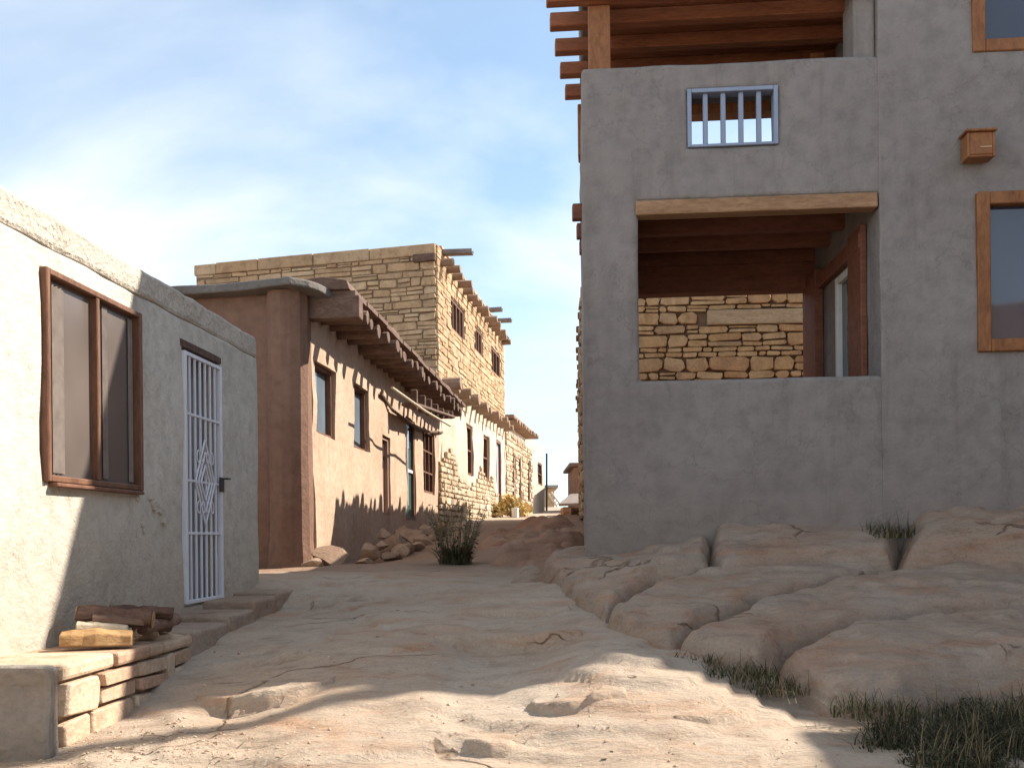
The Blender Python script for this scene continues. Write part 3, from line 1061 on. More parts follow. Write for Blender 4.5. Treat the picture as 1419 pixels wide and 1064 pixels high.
for ca, cb in ((0.10, 0.21), (0.60, 0.66), (0.9, 0.955)):
    q = MB()
    n_ = 9
    ua_, ub_ = wB[0] + (wB[1] - wB[0]) * ca, wB[0] + (wB[1] - wB[0]) * cb
    rg_ = []
    for k_ in range(n_ + 1):
        o_ = -0.018 + 0.006 * math.sin(k_ * 2.1) + 0.006
        rg_.append((ua_ + (ub_ - ua_) * k_ / n_, o_))
    for (a1, o1), (a2, o2) in zip(rg_, rg_[1:]):
        q.add([WL.pt(a1, wB[2] + .05, o1), WL.pt(a2, wB[2] + .05, o2), WL.pt(a2, wB[3] - .05, o2), WL.pt(a1, wB[3] - .05, o1)], [(0, 1, 2, 3)])
    q.build("curtain", M_curtain, fr)
# inner sash in front of right leaf
q = MB()
um = (wB[0] + wB[1]) / 2
q.wbox(WL, wB[0] + 0.04, wB[1] - 0.04, wB[2] - 0.035, wB[2] - 0.012, -0.05, 0.06)
q.build("sill", M_winwood, fr, 0.005)
# door: leaf, iron gate, dark lintel board
mb = MB()
mb.wbox(WL, dB[0] - 0.01, dB[1] + 0.01, dB[2] - 0.03, dB[3], -0.2, -0.14)
door = mb.build("door", M_greydoor, t)
mb = MB()
mb.wbox(WL, dB[0] - 0.05, dB[1] + 0.03, dB[3] - 0.03, dB[3] + 0.03, -0.1, 0.006)
mb.build("door_lintel", M_bark, t, 0.006)
gate = MB()
z0, z1 = dB[2] + 0.02, dB[3] - 0.055
a, b = dB[0] + 0.015, dB[1] - 0.015
for u in (a, b):
    gate.wbox(WL, u - 0.02, u + 0.02, z0, z1, -0.02, 0.02)
gate.wbox(WL, a + 0.02, b - 0.02, z1 - 0.03, z1, -0.015, 0.018)
gate.wbox(WL, a + 0.02, b - 0.02, z0, z0 + 0.03, -0.015, 0.018)
NB = 6
bars = [a + (b - a) * (i + 1) / (NB + 1) for i in range(NB)]
for u in bars:
    gate.wbox(WL, u - 0.0085, u + 0.0085, z0 + 0.03, z1 - 0.03, -0.008, 0.01)
zr = [z0 + (z1 - z0) * k for k in (0.28, 0.49, 0.755)]
for z in zr:
    gate.wbox(WL, a + 0.02, b - 0.02, z - 0.01, z + 0.01, -0.012, 0.014)
uc, zc = (a + b) / 2, zr[1]
for s in (1, -1):
    for k in range(3):
        hh, ww = 0.34 - 0.1 * k, 0.2 - 0.055 * k
        gate.beam(WL.pt(uc - ww * 0.0, zc + s * hh, 0.018), WL.pt(uc + ww, zc, 0.018), 0.014, 0.014)
        gate.beam(WL.pt(uc - ww * 0.0, zc + s * hh, 0.018), WL.pt(uc - ww, zc, 0.018), 0.014, 0.014)
    for k in (-0.14, -0.05, 0.05, 0.14):
        ring = [WL.pt(uc + k + 0.03 * math.cos(th), zc + s * 0.2 + 0.05 * math.sin(th), 0.02) for th in np.linspace(0, 6.28, 9)]
        gate.tube(ring, 0.006, 5)
go = gate.build("security_gate", M_white_metal, door, 0.003)
mb = MB()
mb.wbox(WL, b - 0.06, b + 0.01, zc - 0.06, zc + 0.06, 0.015, 0.035)
mb.tube([WL.pt(b - 0.02, zc + 0.05, 0.035), WL.pt(b - 0.02, zc + 0.05, 0.075), WL.pt(b + 0.025, zc + 0.052, 0.08)], 0.009, 7)
mb.build("door_handle", M_dark_metal, door, 0.004)

# peeling plaster scars right of the window
for px, py, r in ((189, 690, .03), (213, 698, .05), (222, 708, .04), (226, 722, .035), (195, 725, .03), (198, 735, .025), (207, 690, .025)):
    sc = MB()
    u, z = WL.at(px, py)
    n = 9
    ring = [WL.pt(u + r * random.uniform(.6, 1.3) * math.cos(6.283 * i / n), z + r * .8 * random.uniform(.5, 1.3) * math.sin(6.283 * i / n), 0.016) for i in range(n)]
    rin = [WL.pt(u + r * .5 * math.cos(6.283 * i / n), z + r * .4 * math.sin(6.283 * i / n), 0.02) for i in range(n)]
    bk = [p - Vector((0.05, 0, 0)) for p in ring]
    sc.loft([bk, ring, rin])
    sc.build("peeled_plaster", M_parapet, t)

# ------------------------------------------------------------------ stone bench, step and firewood by the white house
cA = at(66, 928, 4.72)
benchW = Wall((cA.x, cA.y), (-2.10, 6.45), -1)
topz = cA.z
bt = thing("stone_bench", "low stone bench built along the white wall with firewood on its end", "bench", (-2.5, 5.5, 0.6))
mb = MB()
W0 = benchW
wu = lambda y: (-3.085 + 0.076 * y) - 0.05
mb.box8([(cA.x - 0.03, cA.y + 0.02, 0.3), (-2.13, 6.43, 0.3), (wu(6.43), 6.43, 0.3), (wu(4.74), 4.74, 0.3),
         (cA.x - 0.03, cA.y + 0.02, topz - 0.07), (-2.13, 6.43, topz - 0.07), (wu(6.43), 6.43, topz - 0.07), (wu(4.74), 4.74, topz - 0.07)])
mb.build("core", M_mortar_pale, bt)
st = MB()
masonry(st, W0, 0.1, W0.L, 0.3, topz - 0.075, 0.0, ch=(0.11, 0.19), cw=(0.2, 0.45), pro=0.035, gap=0.008, rnd=0.2, jit=0.06)
st.build("face_stones", M_brick, bt, 0.008, 2)
cap = MB()
u = 0.1
while u < W0.L - 0.1:
    w = random.uniform(0.28, 0.6)
    if u + w > W0.L - 0.2:
        w = W0.L - u
    y0 = 0
    d1 = random.uniform(0.02, 0.05)
    cap.wbox(W0, u + 0.006, u + w - 0.006, topz - 0.07, topz + random.uniform(-0.012, 0.012), -0.62, d1)
    u += w
cap.build("cap_slabs", M_brick, bt, 0.02, 2)
WEnd = Wall((-3.0, 4.66), (cA.x + 0.02, 4.70), -1)
if WEnd.n.y > 0:
    WEnd.n = -WEnd.n
wall_slab(WEnd, 0, WEnd.L, 0.25, topz + 0.015, 0.11, [], 0.03, 0.05, edge=0.012, freq=4.0).build("end_block", M_cap, bt, 0.025, 2)

WStep = Wall((-2.13, 6.5), (-2.02, 9.2), -1)
sb = MB()
st_t = thing("door_step", "worn stone step and kerb running below the barred white door", "step", (-2.3, 7.8, 0.9))
u = 0.0
while u < WStep.L - 0.1:
    w = random.uniform(0.4, 0.8)
    if u + w > WStep.L - 0.3:
        w = WStep.L - u
    yy = 6.5 + u + w / 2
    zt = 1.6 - 0.58 + (u / WStep.L) * 0.17
    sb.wbox(WStep, u + 0.006, u + w - 0.006, zt - 0.4, zt + random.uniform(-0.015, 0.015), -0.7, random.uniform(0.0, 0.04))
    u += w
sb.build("step_stones", M_rock, st_t, 0.03, 3)


def wood_log(p, q, r, label, mat, sides=12, squash=0.9, name="firewood_log", end=None, jit=0.1):
    p, q = Vector(p), Vector(q)
    tt = thing(name, label, "log", tuple((p + q) / 2 - Vector((0, 0, r))), "firewood on the bench")
    mb = MB()
    n = 9
    pts = [p.lerp(q, i / n) + Vector((0, 0, 0.012 * noise.noise(Vector((i * 0.6, r * 90, 1))))) for i in range(n + 1)]
    mb.tube(pts, [r * (1 + 0.08 * noise.noise(Vector((i * 0.9, r * 50, 5)))) for i in range(n + 1)], sides, jit, squash)
    mb.build("bark", mat, tt, 0.006, 1)
    if end:
        for c, d in ((p, p - q), (q, q - p)):
            d.normalize()
            e = MB()
            e.tube([c + d * 0.001, c + d * 0.004], r * 0.88, 12, 0.06, squash)
            e.build("cut_end", end, tt)
    return tt


TZ = topz
l1 = at(100, 852, 5.9), at(222, 858, 6.02)
wood_log(at(108, 850, 5.78), at(212, 858, 5.86), 0.062, "dark bark covered log lying on top of the firewood pile", M_bark, end=M_split, jit=0.2)
# split pieces: triangular sections


def split_piece(p, q, w, h, label, mat, seed):
    tt = thing("split_log", label, "log", tuple(p.lerp(q, .5)), "firewood on the bench")
    rr = random.Random(seed)
    mb = MB()
    rings = []
    d = (q - p).normalized()
    sd = Vector((-d.y, d.x, 0)).normalized()
    for i in range(7):
        c = p.lerp(q, i / 6)
        prof = [(-.5, 0), (-.1, -.06), (.5, 0.03), (.46, .5), (.12, .95), (-.38, .7)]
        rings.append([c + sd * (a * w * (1 + rr.uniform(-.1, .1))) + Vector((0, 0, b * h * (1 + rr.uniform(-.1, .1)) * (1 - .12 * abs(i - 3) / 3))) for a, b in prof])
    mb.loft(rings)
    mb.build("split_wood", mat, tt, 0.008, 2)
    return tt


split_piece(at(84, 894, 5.52), at(184, 893, 5.62), 0.13, 0.10, "thick orange yellow split log at the front of the firewood pile", M_split, 1)
split_piece(at(106, 871, 5.66), at(178, 876, 5.74), 0.10, 0.055, "thin pale split log squeezed under the dark bark log", M_palewood, 2)
wood_log(at(186, 868, 6.15), at(236, 866, 6.3), 0.05, "short brown log end behind the dark bark log", M_viga)
wood_log(at(150, 846, 5.98), at(240, 849, 6.12), 0.045, "slim dark stick lying along the wall behind the dark bark log", M_bark, jit=0.15)
wood_log(at(196, 872, 5.92), at(244, 858, 6.25), 0.04, "short crooked stick poking out at the right of the firewood", M_viga, jit=0.18)
split_piece(at(128, 860, 5.72), at(200, 866, 5.82), 0.10, 0.05, "brown split wedge between the pale split log and the dark bark log", M_viga, 5)
for (px, py, Y, sx, sy, sz, lab) in ((197, 903, 5.95, .13, .15, .10, "reddish square stone at the near end of the low stack right of the firewood"),
                                     (228, 890, 6.25, .13, .17, .10, "reddish square stone at the far end of the low stack right of the firewood"),
                                     (206, 877, 6.1, .12, .13, .065, "flat dark stone topping the low stack right of the firewood")):
    p = at(px, py, Y)
    o = rock_lump((p.x, p.y, p.z), (sx, sy, sz), int(px), sub=3).build("loose_block", M_brick, None, smooth=False)
    top_mesh(o, lab, "stone", "stones stacked at the end of the bench")

# ------------------------------------------------------------------ brown adobe house
bx = lambda y: -3.72 + 0.0797 * y
Y0, Y1 = 12.95, 24.3
WBn = Wall((bx(Y0), Y0), (bx(Y1), Y1), -1)
t = thing("adobe_house", "single storey brown adobe house with deep viga canopy along the lane", "house", (-5, 18, 1.2))
HB = 3.28 + EYE
w1 = WBn.box(438, 499, 599, 465, 516, 609)
w2 = WBn.box(490, 531, 618, 511, 541, 628)
d1 = WBn.box(530, 603, 716, 541, 606, 714)
d2 = WBn.box(562, 578, 722, 575, 583, 720)
w3 = WBn.box(586, 594, 682, 602, 598, 686)
wall_slab(WBn, 0.42, WBn.L, 0.7, HB, 0.4, [w1, w2, d1, d2, w3], 0.045, 0.25, edge=0.02, freq=0.9).build("street_wall", M_adobe, t, 0.05, 3)
# corner pier, rounded, and the side wall facing the lane's mouth
mb = MB()
rings = []
zs_ = [0.6, 1.0, 1.25, 1.6, 2.0, 2.6, 3.2, 3.8, 4.4, HB - .02]
for z in zs_:
    fl = 0.16 * max(0, (1.5 - z)) ** 1.2
    r = []
    cx, cy = bx(Y0 + 0.3) - 0.26, Y0 + 0.27
    for i in range(14):
        th = -math.pi + math.pi * 2 * i / 14
        k = 0.27 + fl
        sq = (abs(math.cos(th)) ** 3 + abs(math.sin(th)) ** 3) ** (-1 / 3)
        w = 0.02 * noise.noise(Vector((math.cos(th), math.sin(th), z * .8)))
        r.append((cx + (k * sq + w) * math.cos(th), cy + (k * sq + w) * math.sin(th), z))
    rings.append(r)
mb.loft(rings)
mb.build("corner_pier", M_adobe_dark_shaded, t, smooth=False)
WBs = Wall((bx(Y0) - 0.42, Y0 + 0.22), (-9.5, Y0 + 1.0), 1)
wall_slab(WBs, 0, WBs.L, 0.3, HB - 0.02, 0.35, [], 0.04, 0.3, freq=0.8).build("side_wall", M_adobe_dark_shaded, t, 0.04, 2)
# grey mud cap along the side wall, turning the corner
mb = MB()
path = [WBs.pt(6.2, HB + 0.01, 0.03), WBs.pt(3, HB + 0.0, 0.05), WBs.pt(1, HB + 0.02, 0.06), WBs.pt(0.25, HB + 0.04, 0.06), WBn.pt(-0.08, HB + 0.04, -0.1), WBn.pt(0.1, HB + 0.01, 0.05), WBn.pt(0.35, HB - 0.03, 0.12), WBn.pt(0.7, HB - 0.05, 0.12)]
dense = []
for a_, b_ in zip(path, path[1:]):
    m_ = max(2, int((b_ - a_).length / 0.22))
    dense += [a_.lerp(b_, k_ / m_) for k_ in range(m_)]
dense.append(path[-1])
rings = []
for i, p_ in enumerate(dense):
    d_ = (dense[min(i + 1, len(dense) - 1)] - dense[max(i - 1, 0)]).normalized()
    sd_ = Vector((-d_.y, d_.x, 0)).normalized()
    j_ = [0.025 * fb(p_.x * 2 + k_ * 5, p_.y * 2, k_, 3) for k_ in range(4)]
    tk = 0.066 + 0.02 * noise.noise(p_ * 0.9)
    rings.append([p_ - sd_ * (0.19 + j_[0]) - Vector((0, 0, tk)), p_ + sd_ * (0.19 + j_[1]) - Vector((0, 0, tk + j_[2])),
                  p_ + sd_ * (0.16 + j_[1]) + Vector((0, 0, tk + j_[2])), p_ - sd_ * (0.17 + j_[0]) + Vector((0, 0, tk + j_[3]))])
mb.loft(rings)
mb.build("roof_cap", M_darkcap, t, 0.035, 3)
mb = MB()
mb.box8([tuple(WBn.pt(0.3, HB - .3, -.39)), tuple(WBn.pt(WBn.L, HB - .3, -.39)), (-9.3, Y1, HB - .3), (-9.3, 14, HB - .3),
         tuple(WBn.pt(0.3, HB - .12, -.39)), tuple(WBn.pt(WBn.L, HB - .12, -.39)), (-9.3, Y1, HB - .12), (-9.3, 14, HB - .12)])
mb.build("roof", M_cap, t)
mb = MB()
mb.box(-9.7, -9.35, 13.9, Y1, 0.3, HB - .05)
mb.build("rear_wall", M_adobe_dark_shaded, t)

# canopy: deck boards, fascia, vigas
cu0, cu1 = 0.30, WBn.at(610, 560)[0]
OV = 0.62
mb = MB()
nb = 17
for i in range(nb):
    ua, ub = cu0 + (cu1 - cu0) * i / nb, cu0 + (cu1 - cu0) * (i + 1) / nb
    mb.wbox(WBn, ua + 0.006, ub - 0.006, 3.24 + EYE, 3.30 + EYE + random.uniform(-.006, .006), 0.03, OV + random.uniform(-0.025, 0.025))
deck = mb.build("canopy_deck", M_viga, t)
mb = MB()
n = 30
rings = []
for i in range(n + 1):
    u = cu0 - 0.05 + (cu1 - cu0 + 0.1) * i / n
    e = 0.05 * fb(u * 1.3, 2.0, 0, 3)
    h = 0.035 * fb(u * 1.9, 7.0, 0, 3)
    rings.append([WBn.pt(u, 3.305 + EYE, -0.1), WBn.pt(u, 3.305 + EYE, OV - 0.06 + e), WBn.pt(u, 3.42 + EYE + h, OV - 0.1 + e), WBn.pt(u, 3.47 + EYE + h, 0.2), WBn.pt(u, 3.45 + EYE, -0.1)])
mb.loft(rings)
mb.build("canopy_mud_roof", M_viga, t, 0.015, 2)
NV = 22
for i in range(NV):
    u = cu0 + 0.12 + (cu1 - cu0 - 0.1) * (i + random.uniform(-.12, .12)) / NV
    mb = MB()
    zc = 3.08 + EYE + random.uniform(-.03, .03)
    ln = OV + random.uniform(-0.06, 0.05)
    rr = random.uniform(0.085, 0.12)
    mb.tube([WBn.pt(u, zc, -0.3), WBn.pt(u + .01, zc + .005, ln * .5), WBn.pt(u + random.uniform(-.03, .03), zc + random.uniform(-.02, .02), ln)], [rr * 1.05, rr, rr * 0.92], 9, 0.06)
    mb.build("viga", M_viga, t, 0.01)
mb = MB()
mb.wbox(WBn, cu0 - 0.03, cu0 + 0.2, 2.93 + EYE, 3.235 + EYE, -0.05, OV + 0.06)
mb.build("end_beam", M_viga, t, 0.02, 2)
# pole slung below the far viga ends, ladder-like drops, dark strip on the wall
mb = MB()
ua, za = WBn.at(543, 537)
pa, pb = at(543, 537, 15.6), at(624, 590, 20.4)
mb.tube([pa, pa.lerp(pb, .5) + Vector((0, 0, -.03)), pb], 0.022, 7, 0.05)
mb.build("hanging_pole", M_palewood, t)
mb = MB()
path = [WBn.at(524, 545), WBn.at(540, 568), WBn.at(560, 583), WBn.at(576, 594), WBn.at(588, 598), WBn.at(610, 599)]
mb.tube([WBn.pt(u, z, 0.05) for u, z in path], 0.03, 6, 0.1)
mb.build("wall_cable", M_viga, t)
# rising viga tips over the far end
for px, pt_, pb_ in ((574, 540, 568), (585, 548, 572), (594, 553, 575), (603, 560, 577), (611, 566, 580), (618, 569, 580), (624, 570, 580)):
    u, zt = WBn.at(px - 4, pt_)
    _, zb = WBn.at(px - 4, pb_)
    mb = MB()
    u = WBn.at(px, pb_)[0]
    Yp = 18.6 + (px - 574) / 50 * 4.0
    p, q = at(px, pt_, Yp), at(px, pb_, Yp)
    mb.beam(q, p, 0.13, 0.13, 0.05)
    mb.build("viga_tip", M_viga, t, 0.015)
mb = MB()
mb.beam(at(574, 560, 18.6) + Vector((-.1, 0, 0)), at(628, 578, 22.8) + Vector((-.1, 0, 0)), 0.3, 0.06, 0.05, 8)
mb.build("eave_board", M_viga, t, 0.015)

window(t, WBn, w1, 0.05, M_winwood, M_glass_blue, 0, 0, -0.06, -0.2, -0.14, mw=0.6)
window(t, WBn, w2, 0.05, M_winwood, M_glass_blue, 0, 0, -0.06, -0.2, -0.14, mw=0.6)
window(t, WBn, w3, 0.07, M_winwood, M_glass_brown, 2, 2, -0.04, -0.2, -0.14, mw=0.6)
dd = window(t, WBn, d1, 0.07, M_brownpaint, M_brownpaint, 0, 0, -0.04, -0.2, -0.12, name="door", pane_name="door_leaf")
q = MB()
uu = (d1[0] + d1[1]) / 2
q.wbox(WBn, d1[0] + .25, d1[1] - .12, d1[3] - 0.55, d1[3] - 0.12, -0.13, -0.10)
q.build("door_pane", M_glass_brown, dd)
dd = window(t, WBn, d2, 0.08, M_winwood, M_green, 0, 0, -0.02, -0.2, -0.08, name="door", pane_name="door_leaf")
q = MB()
q.wbox(WBn, d2[0] + .2, d2[1] - .2, d2[3] - 0.6, d2[3] - 0.15, -0.09, -0.07)
q.build("door_pane", M_glass, dd)
q = MB()
q.wbox(WBn, d2[0] + .03, d2[0] + .06, d2[2] + .3, d2[3] - 0.2, -0.02, 0.03)
q.wbox(WBn, d2[0] + .12, d2[1] - .1, d2[2] + 1.0, d2[2] + 1.06, -0.08, -0.04)
q.build("door_handle", M_white_metal, dd)

# ------------------------------------------------------------------ two-storey stone house
sx = lambda y: -1.78 + 0.142 * (y - 24.3)
Y2, Y3 = 24.3, 35.2
WS = Wall((sx(Y2), Y2), (sx(Y3), Y3), -1)
t = thing("stone_house", "two storey tan masonry house with barred upper windows and plank waterspouts", "house", (-4, 30, 1.7))
HS = 7.2 + EYE
ZM = WS.at(640, 530)[1]
up_w = [WS.box(624, 408, 454, 643, 433, 473), WS.box(657, 450, 484, 668, 462, 495), WS.box(680, 478, 513, 693, 493, 525)]
lo_w = [WS.box(647, 586, 657, 656, 592, 660), WS.box(670, 602, 663, 678, 606, 665)]
lo_d = WS.box(688, 609, 702, 695, 612, 701)
lo_d = (lo_d[0], lo_d[1], lo_d[2] - 0.05, lo_d[3])
zsplit = 3.95 + EYE
# upper storey street wall: mortar backing + stones
wall_slab(WS, 0.05, WS.L, zsplit - 0.4, HS, 0.4, up_w, 0.02, 0.4).build("upper_wall", M_mortar_pale, t)
mb = MB()
masonry(mb, WS, 0.0, WS.L, zsplit - 0.05, HS - 0.02, 0.0, up_w, (0.09, 0.2), (0.24, 0.65), 0.03, 0.010, None, 0.2, 0.07)
mb.build("upper_street_stones", M_stone, t, 0.008, 1)
# side (gable) wall facing the viewer
gl = at(267, 362, 24.3 * 1.06)
WSs = Wall((sx(Y2) - 0.01, Y2), (gl.x, gl.y + 0.3), 1)
wall_slab(WSs, 0.03, WSs.L, 1.0, HS - 0.0, 0.4, [], 0.02, 0.5).build("side_wall", M_mortar, t)
mb = MB()
masonry(mb, WSs, 0.0, WSs.L, 4.2, HS - 0.28, 0.0, [], (0.08, 0.24), (0.24, 0.75), 0.04, 0.013, None, 0.2, 0.08)
mb.build("side_stones", M_stone, t, 0.01, 1)
cpm = MB()
u = 0
while u < WSs.L:
    w = random.uniform(0.9, 1.8)
    w = min(w, WSs.L - u + .05)
    cpm.wbox(WSs, u + 0.005, u + w - 0.005, HS - 0.28, HS + random.uniform(-0.02, 0.02), -0.42, 0.06 + random.uniform(-.015, .015))
    u += w
cpm.build("parapet_coping", M_stone, t, 0.03, 2)
mb = MB()
mb.wbox(WS, 2.2, WS.L, HS - 0.4, HS - 0.2, -6, -0.41)
mb.wbox(WS, WS.L - 0.4, WS.L, 1.2, HS - 0.05, -6, -0.42)
mb.build("roof", M_cap, t)
cpm = MB()
u = 0.46
while u < WS.L:
    w = min(random.uniform(0.8, 1.6), WS.L - u)
    if w < .1:
        break
    cpm.wbox(WS, u + 0.005, u + w - 0.005, HS + 0.002, HS + 0.075 + random.uniform(-0.02, 0.02), -0.42, 0.05 + random.uniform(-.015, .015))
    u += w
cpm.build("parapet_coping", M_stone, t, 0.02, 2)
for i, B in enumerate(up_w):
    window(t, WS, B, 0.08, M_winwood, M_glass, 3 if i == 0 else 2, 0, -0.02, -0.2, -0.12, mw=0.7)
for B in lo_w:
    window(t, WS, B, 0.08, M_winwood, M_glass_brown, 0, 1, -0.06, -0.22, -0.16, mw=0.6)
dd = window(t, WS, lo_d, 0.09, M_winwood, M_greydoor, 0, 0, -0.02, -0.2, -0.1, name="door", pane_name="door_leaf")
# vigas under the parapet
for i in range(15):
    u = 0.45 + (WS.L - 0.9) * i / 14
    mb = MB()
    z = HS - 0.36 + random.uniform(-.03, .03)
    mb.tube([WS.pt(u, z, -0.3), WS.pt(u, z, 0.34 + random.uniform(-.06, .08))], [0.11, 0.10], 9, 0.06)
    mb.build("viga", M_vigatan, t, 0.01)
# plank waterspouts
for (px, py, qx, qy) in ((612, 352, 655, 351), (682, 431, 696, 430), (690, 446, 709, 445), (694, 470, 705, 470)):
    u, z = WS.at(px, py)
    u = max(u, 0.12)
    a = WS.pt(u, z, -0.25)
    Ya = WS.pt(u, z, 0.3).y
    b = at(qx, qy, Ya)
    mb = MB()
    mb.beam(a, b, 0.26, 0.05, 0.03, 3)
    sp = mb.build("waterspout", M_greywood, t, 0.008)
    mb = MB()
    for s in (-1, 1):
        off = Vector((WS.d.x, WS.d.y, 0)) * 0.12 * s + Vector((0, 0, 0.05))
        mb.beam(a + off, b + off, 0.03, 0.07, 0.03, 3)
    mb.build("spout_side", M_greywood, sp)
mb = MB()
p = WSs.pt(0.0, HS - 0.42, 0.03)
u2, z2 = WSs.at(574, 358)
mb.wbox(WSs, -0.02, u2, z2 - 0.13, z2 + 0.06, 0.02, 0.14)
mb.build("wall_plank", M_bark, t, 0.02)
# lower storey: thicker, cream plaster falling off rubble
wall_slab(WS, 0.06, WS.L, 1.2, zsplit, 0.5, lo_w + [lo_d], 0.05, 0.3, edge=0.02, freq=1.0,
          top=lambda u: 0.10 * noise.noise(Vector((u * .8, 2, 0)))).build("lower_wall", M_cream, t, 0.03, 2)
mb = MB()
Zg = 2.05


def keep(u, z):
    return z < 3.6 + 0.6 * fb(u * 0.55, 3.3, 0, 3) + 0.25 * math.sin(u * 1.1) - 0.04 * u


masonry(mb, WS, 0.05, WS.L - 0.05, 1.3, 4.8, 0.02, lo_w + [lo_d], (0.11, 0.22), (0.2, 0.5), 0.04, 0.016, keep)
mb.build("exposed_stones", M_stone_pale, t, 0.012, 1)
for i in range(16):
    u = 0.5 + (WS.L - 0.7) * i / 15
    mb = MB()
    z = zsplit - 0.12 + random.uniform(-.05, .05)
    big = 1.5 if i in (0, 1, 4) else 1.0
    mb.tube([WS.pt(u, z, -0.3), WS.pt(u, z + 0.02, 0.4 + random.uniform(-.1, .12))], [0.12 * big, 0.11 * big], 9, 0.07)
    mb.build("viga", M_vigatan, t, 0.01)

# ------------------------------------------------------------------ third house further along
Y4, Y5 = 35.4, 48.0
WT = Wall((sx(Y4) - 0.02, Y4), (sx(Y5), Y5), -1)
t = thing("far_rowhouse", "low pale stone house farther along the row with a viga canopy and blank end wall", "house", (0, 42, 2.4))
HTz = WT.at(702, 580)[1]
tw = [WT.box(709, 628, 692, 713, 631, 693), WT.box(718, 632, 694, 722, 634, 695), WT.box(730, 636, 694, 734, 638, 695), WT.box(745, 640, 671, 751, 643, 673)]
wall_slab(WT, 0, WT.L, 1.6, HTz, 0.5, tw, 0.04, 0.4).build("street_wall", M_cream, t, 0.04, 2)
mb = MB()
masonry(mb, WT, 0.1, WT.L * 0.62, 2.0, HTz - 0.5, 0.01, tw, (0.14, 0.28), (0.25, 0.6), 0.045, 0.02, lambda u, z: fb(u * .5, z * .6, 3, 2) > -1.6)
mb.build("exposed_stones", M_stone_pale, t, 0.012, 1)
for B in tw:
    window(t, WT, B, 0.08, M_winwood, M_glass_brown, 0, 1, -0.02, -0.2, -0.1)
mb = MB()
u1 = WT.at(748, 612)[0]
mb.wbox(WT, 0.05, WT.L * .46, HTz - 0.03, HTz + 0.10, -0.3, 0.34)
mb.build("canopy_roof", M_vigatan, t, 0.03, 2)
for i in range(16):
    u = 0.3 + (WT.L * .46 - 0.4) * i / 15
    mb = MB()
    mb.tube([WT.pt(u, HTz - 0.14, -0.2), WT.pt(u, HTz - 0.14 + random.uniform(-.03, .03), 0.46 + random.uniform(-.06, .1))], [0.10, 0.09], 8, 0.06)
    mb.build("viga", M_vigatan, t, 0.01)
mb = MB()
mb.wbox(WT, 0.1, WT.L - 0.02, HTz - 0.5, HTz - 0.3, -6, -0.5)
mb.wbox(WT, WT.L - 0.4, WT.L - 0.02, 1.6, HTz - 0.02, -6, -0.5)
mb.build("roof", M_cap, t)

p = at(757.5, 711, 48.6)
q = at(757.5, 628, 48.6)
mb = MB()
mb.tube([p, q], 0.05, 8)
top_mesh(mb.build("stove_pipe", M_dark_metal), "thin dark pipe standing at the far corner of the pale row house", "pipe")

# far hut with leaning ladder, brown house and slab shed at the end of the lane
t = thing("far_hut", "small tan hut with a ladder against it beyond the row at the lane's end", "house", tuple(at(772, 706, 66)))
a = at(757, 708, 66)
b = at(779, 676, 66)
mb = MB()
mb.box(a.x, b.x - 0.5, 66, 70, a.z - 1, b.z)
mb.build("wall", M_stone, t, 0.05, 2)
mb = MB()
mb.box(a.x - .1, b.x - 0.25, 65.7, 70.2, b.z + .003, b.z + 0.2)
mb.build("roof", M_cap, t, 0.05, 2)
mb = MB()
mb.beam(at(760, 684, 65.2), at(772, 702, 65.0), 0.1, 0.1)
mb.beam(at(764, 682, 65.2), at(776, 698, 65.0), 0.1, 0.1)
for i in range(5):
    mb.beam(at(760, 684, 65.15).lerp(at(772, 702, 64.95), .1 + i * .2), at(764, 682, 65.15).lerp(at(776, 698, 64.95), .1 + i * .2), 0.07, 0.07)
mb.build("ladder", M_palewood, t)
t = thing("far_brown_house", "flat roofed brown house peeping past the grey house at the lane's end", "house", tuple(at(806, 706, 44)))
a, b = at(796, 706, 44), at(806, 646, 44)
mb = MB()
mb.box(a.x, a.x + 3, 44, 49, a.z - 1, b.z)
mb.build("wall", M_adobe_dark_shaded, t, 0.06, 2)
mb = MB()
mb.box(a.x - .22, a.x + 3.2, 43.85, 49.2, b.z + .004, b.z + 0.16)
mb.build("roof", M_viga, t, 0.04, 2)
t = thing("slab_shed", "squat stone oven shed roofed with a tilted grey slab beside the lane", "shed", tuple(at(795, 722, 32)))
a = at(780, 722, 32)
mb = MB()
z0 = a.z - 0.5
e = at(779, 702, 32)
zt = e.z
mb.box(a.x, a.x + 0.28, 32, 33.6, z0, zt)
mb.box(a.x + 0.28, a.x + 2.0, 33.1, 33.6, z0, zt)
mb.box(a.x + 0.28, a.x + 2.0, 32, 33.1, z0, a.z + .13)
mb.box(a.x + 0.62 * 1.0, a.x + 2.0, 32.02, 33.1, a.z + .131, a.z + .28)
mb.build("stone_base", M_rock_red, t, 0.04, 2)
mb = MB()
k = at(806, 684, 34)
mb.box8([(a.x - .15, 31.8, zt + .005), (a.x + 2.2, 31.8, zt + .06), (a.x + 2.2, 34, k.z - .02), (a.x + .35, 34, k.z - .12),
         (a.x - .15, 31.8, zt + .1), (a.x + 2.2, 31.8, zt + .16), (a.x + 2.2, 34, k.z + .08), (a.x + .35, 34, k.z)])
mb.build("roof_slab", M_greywood, t, 0.03, 2)

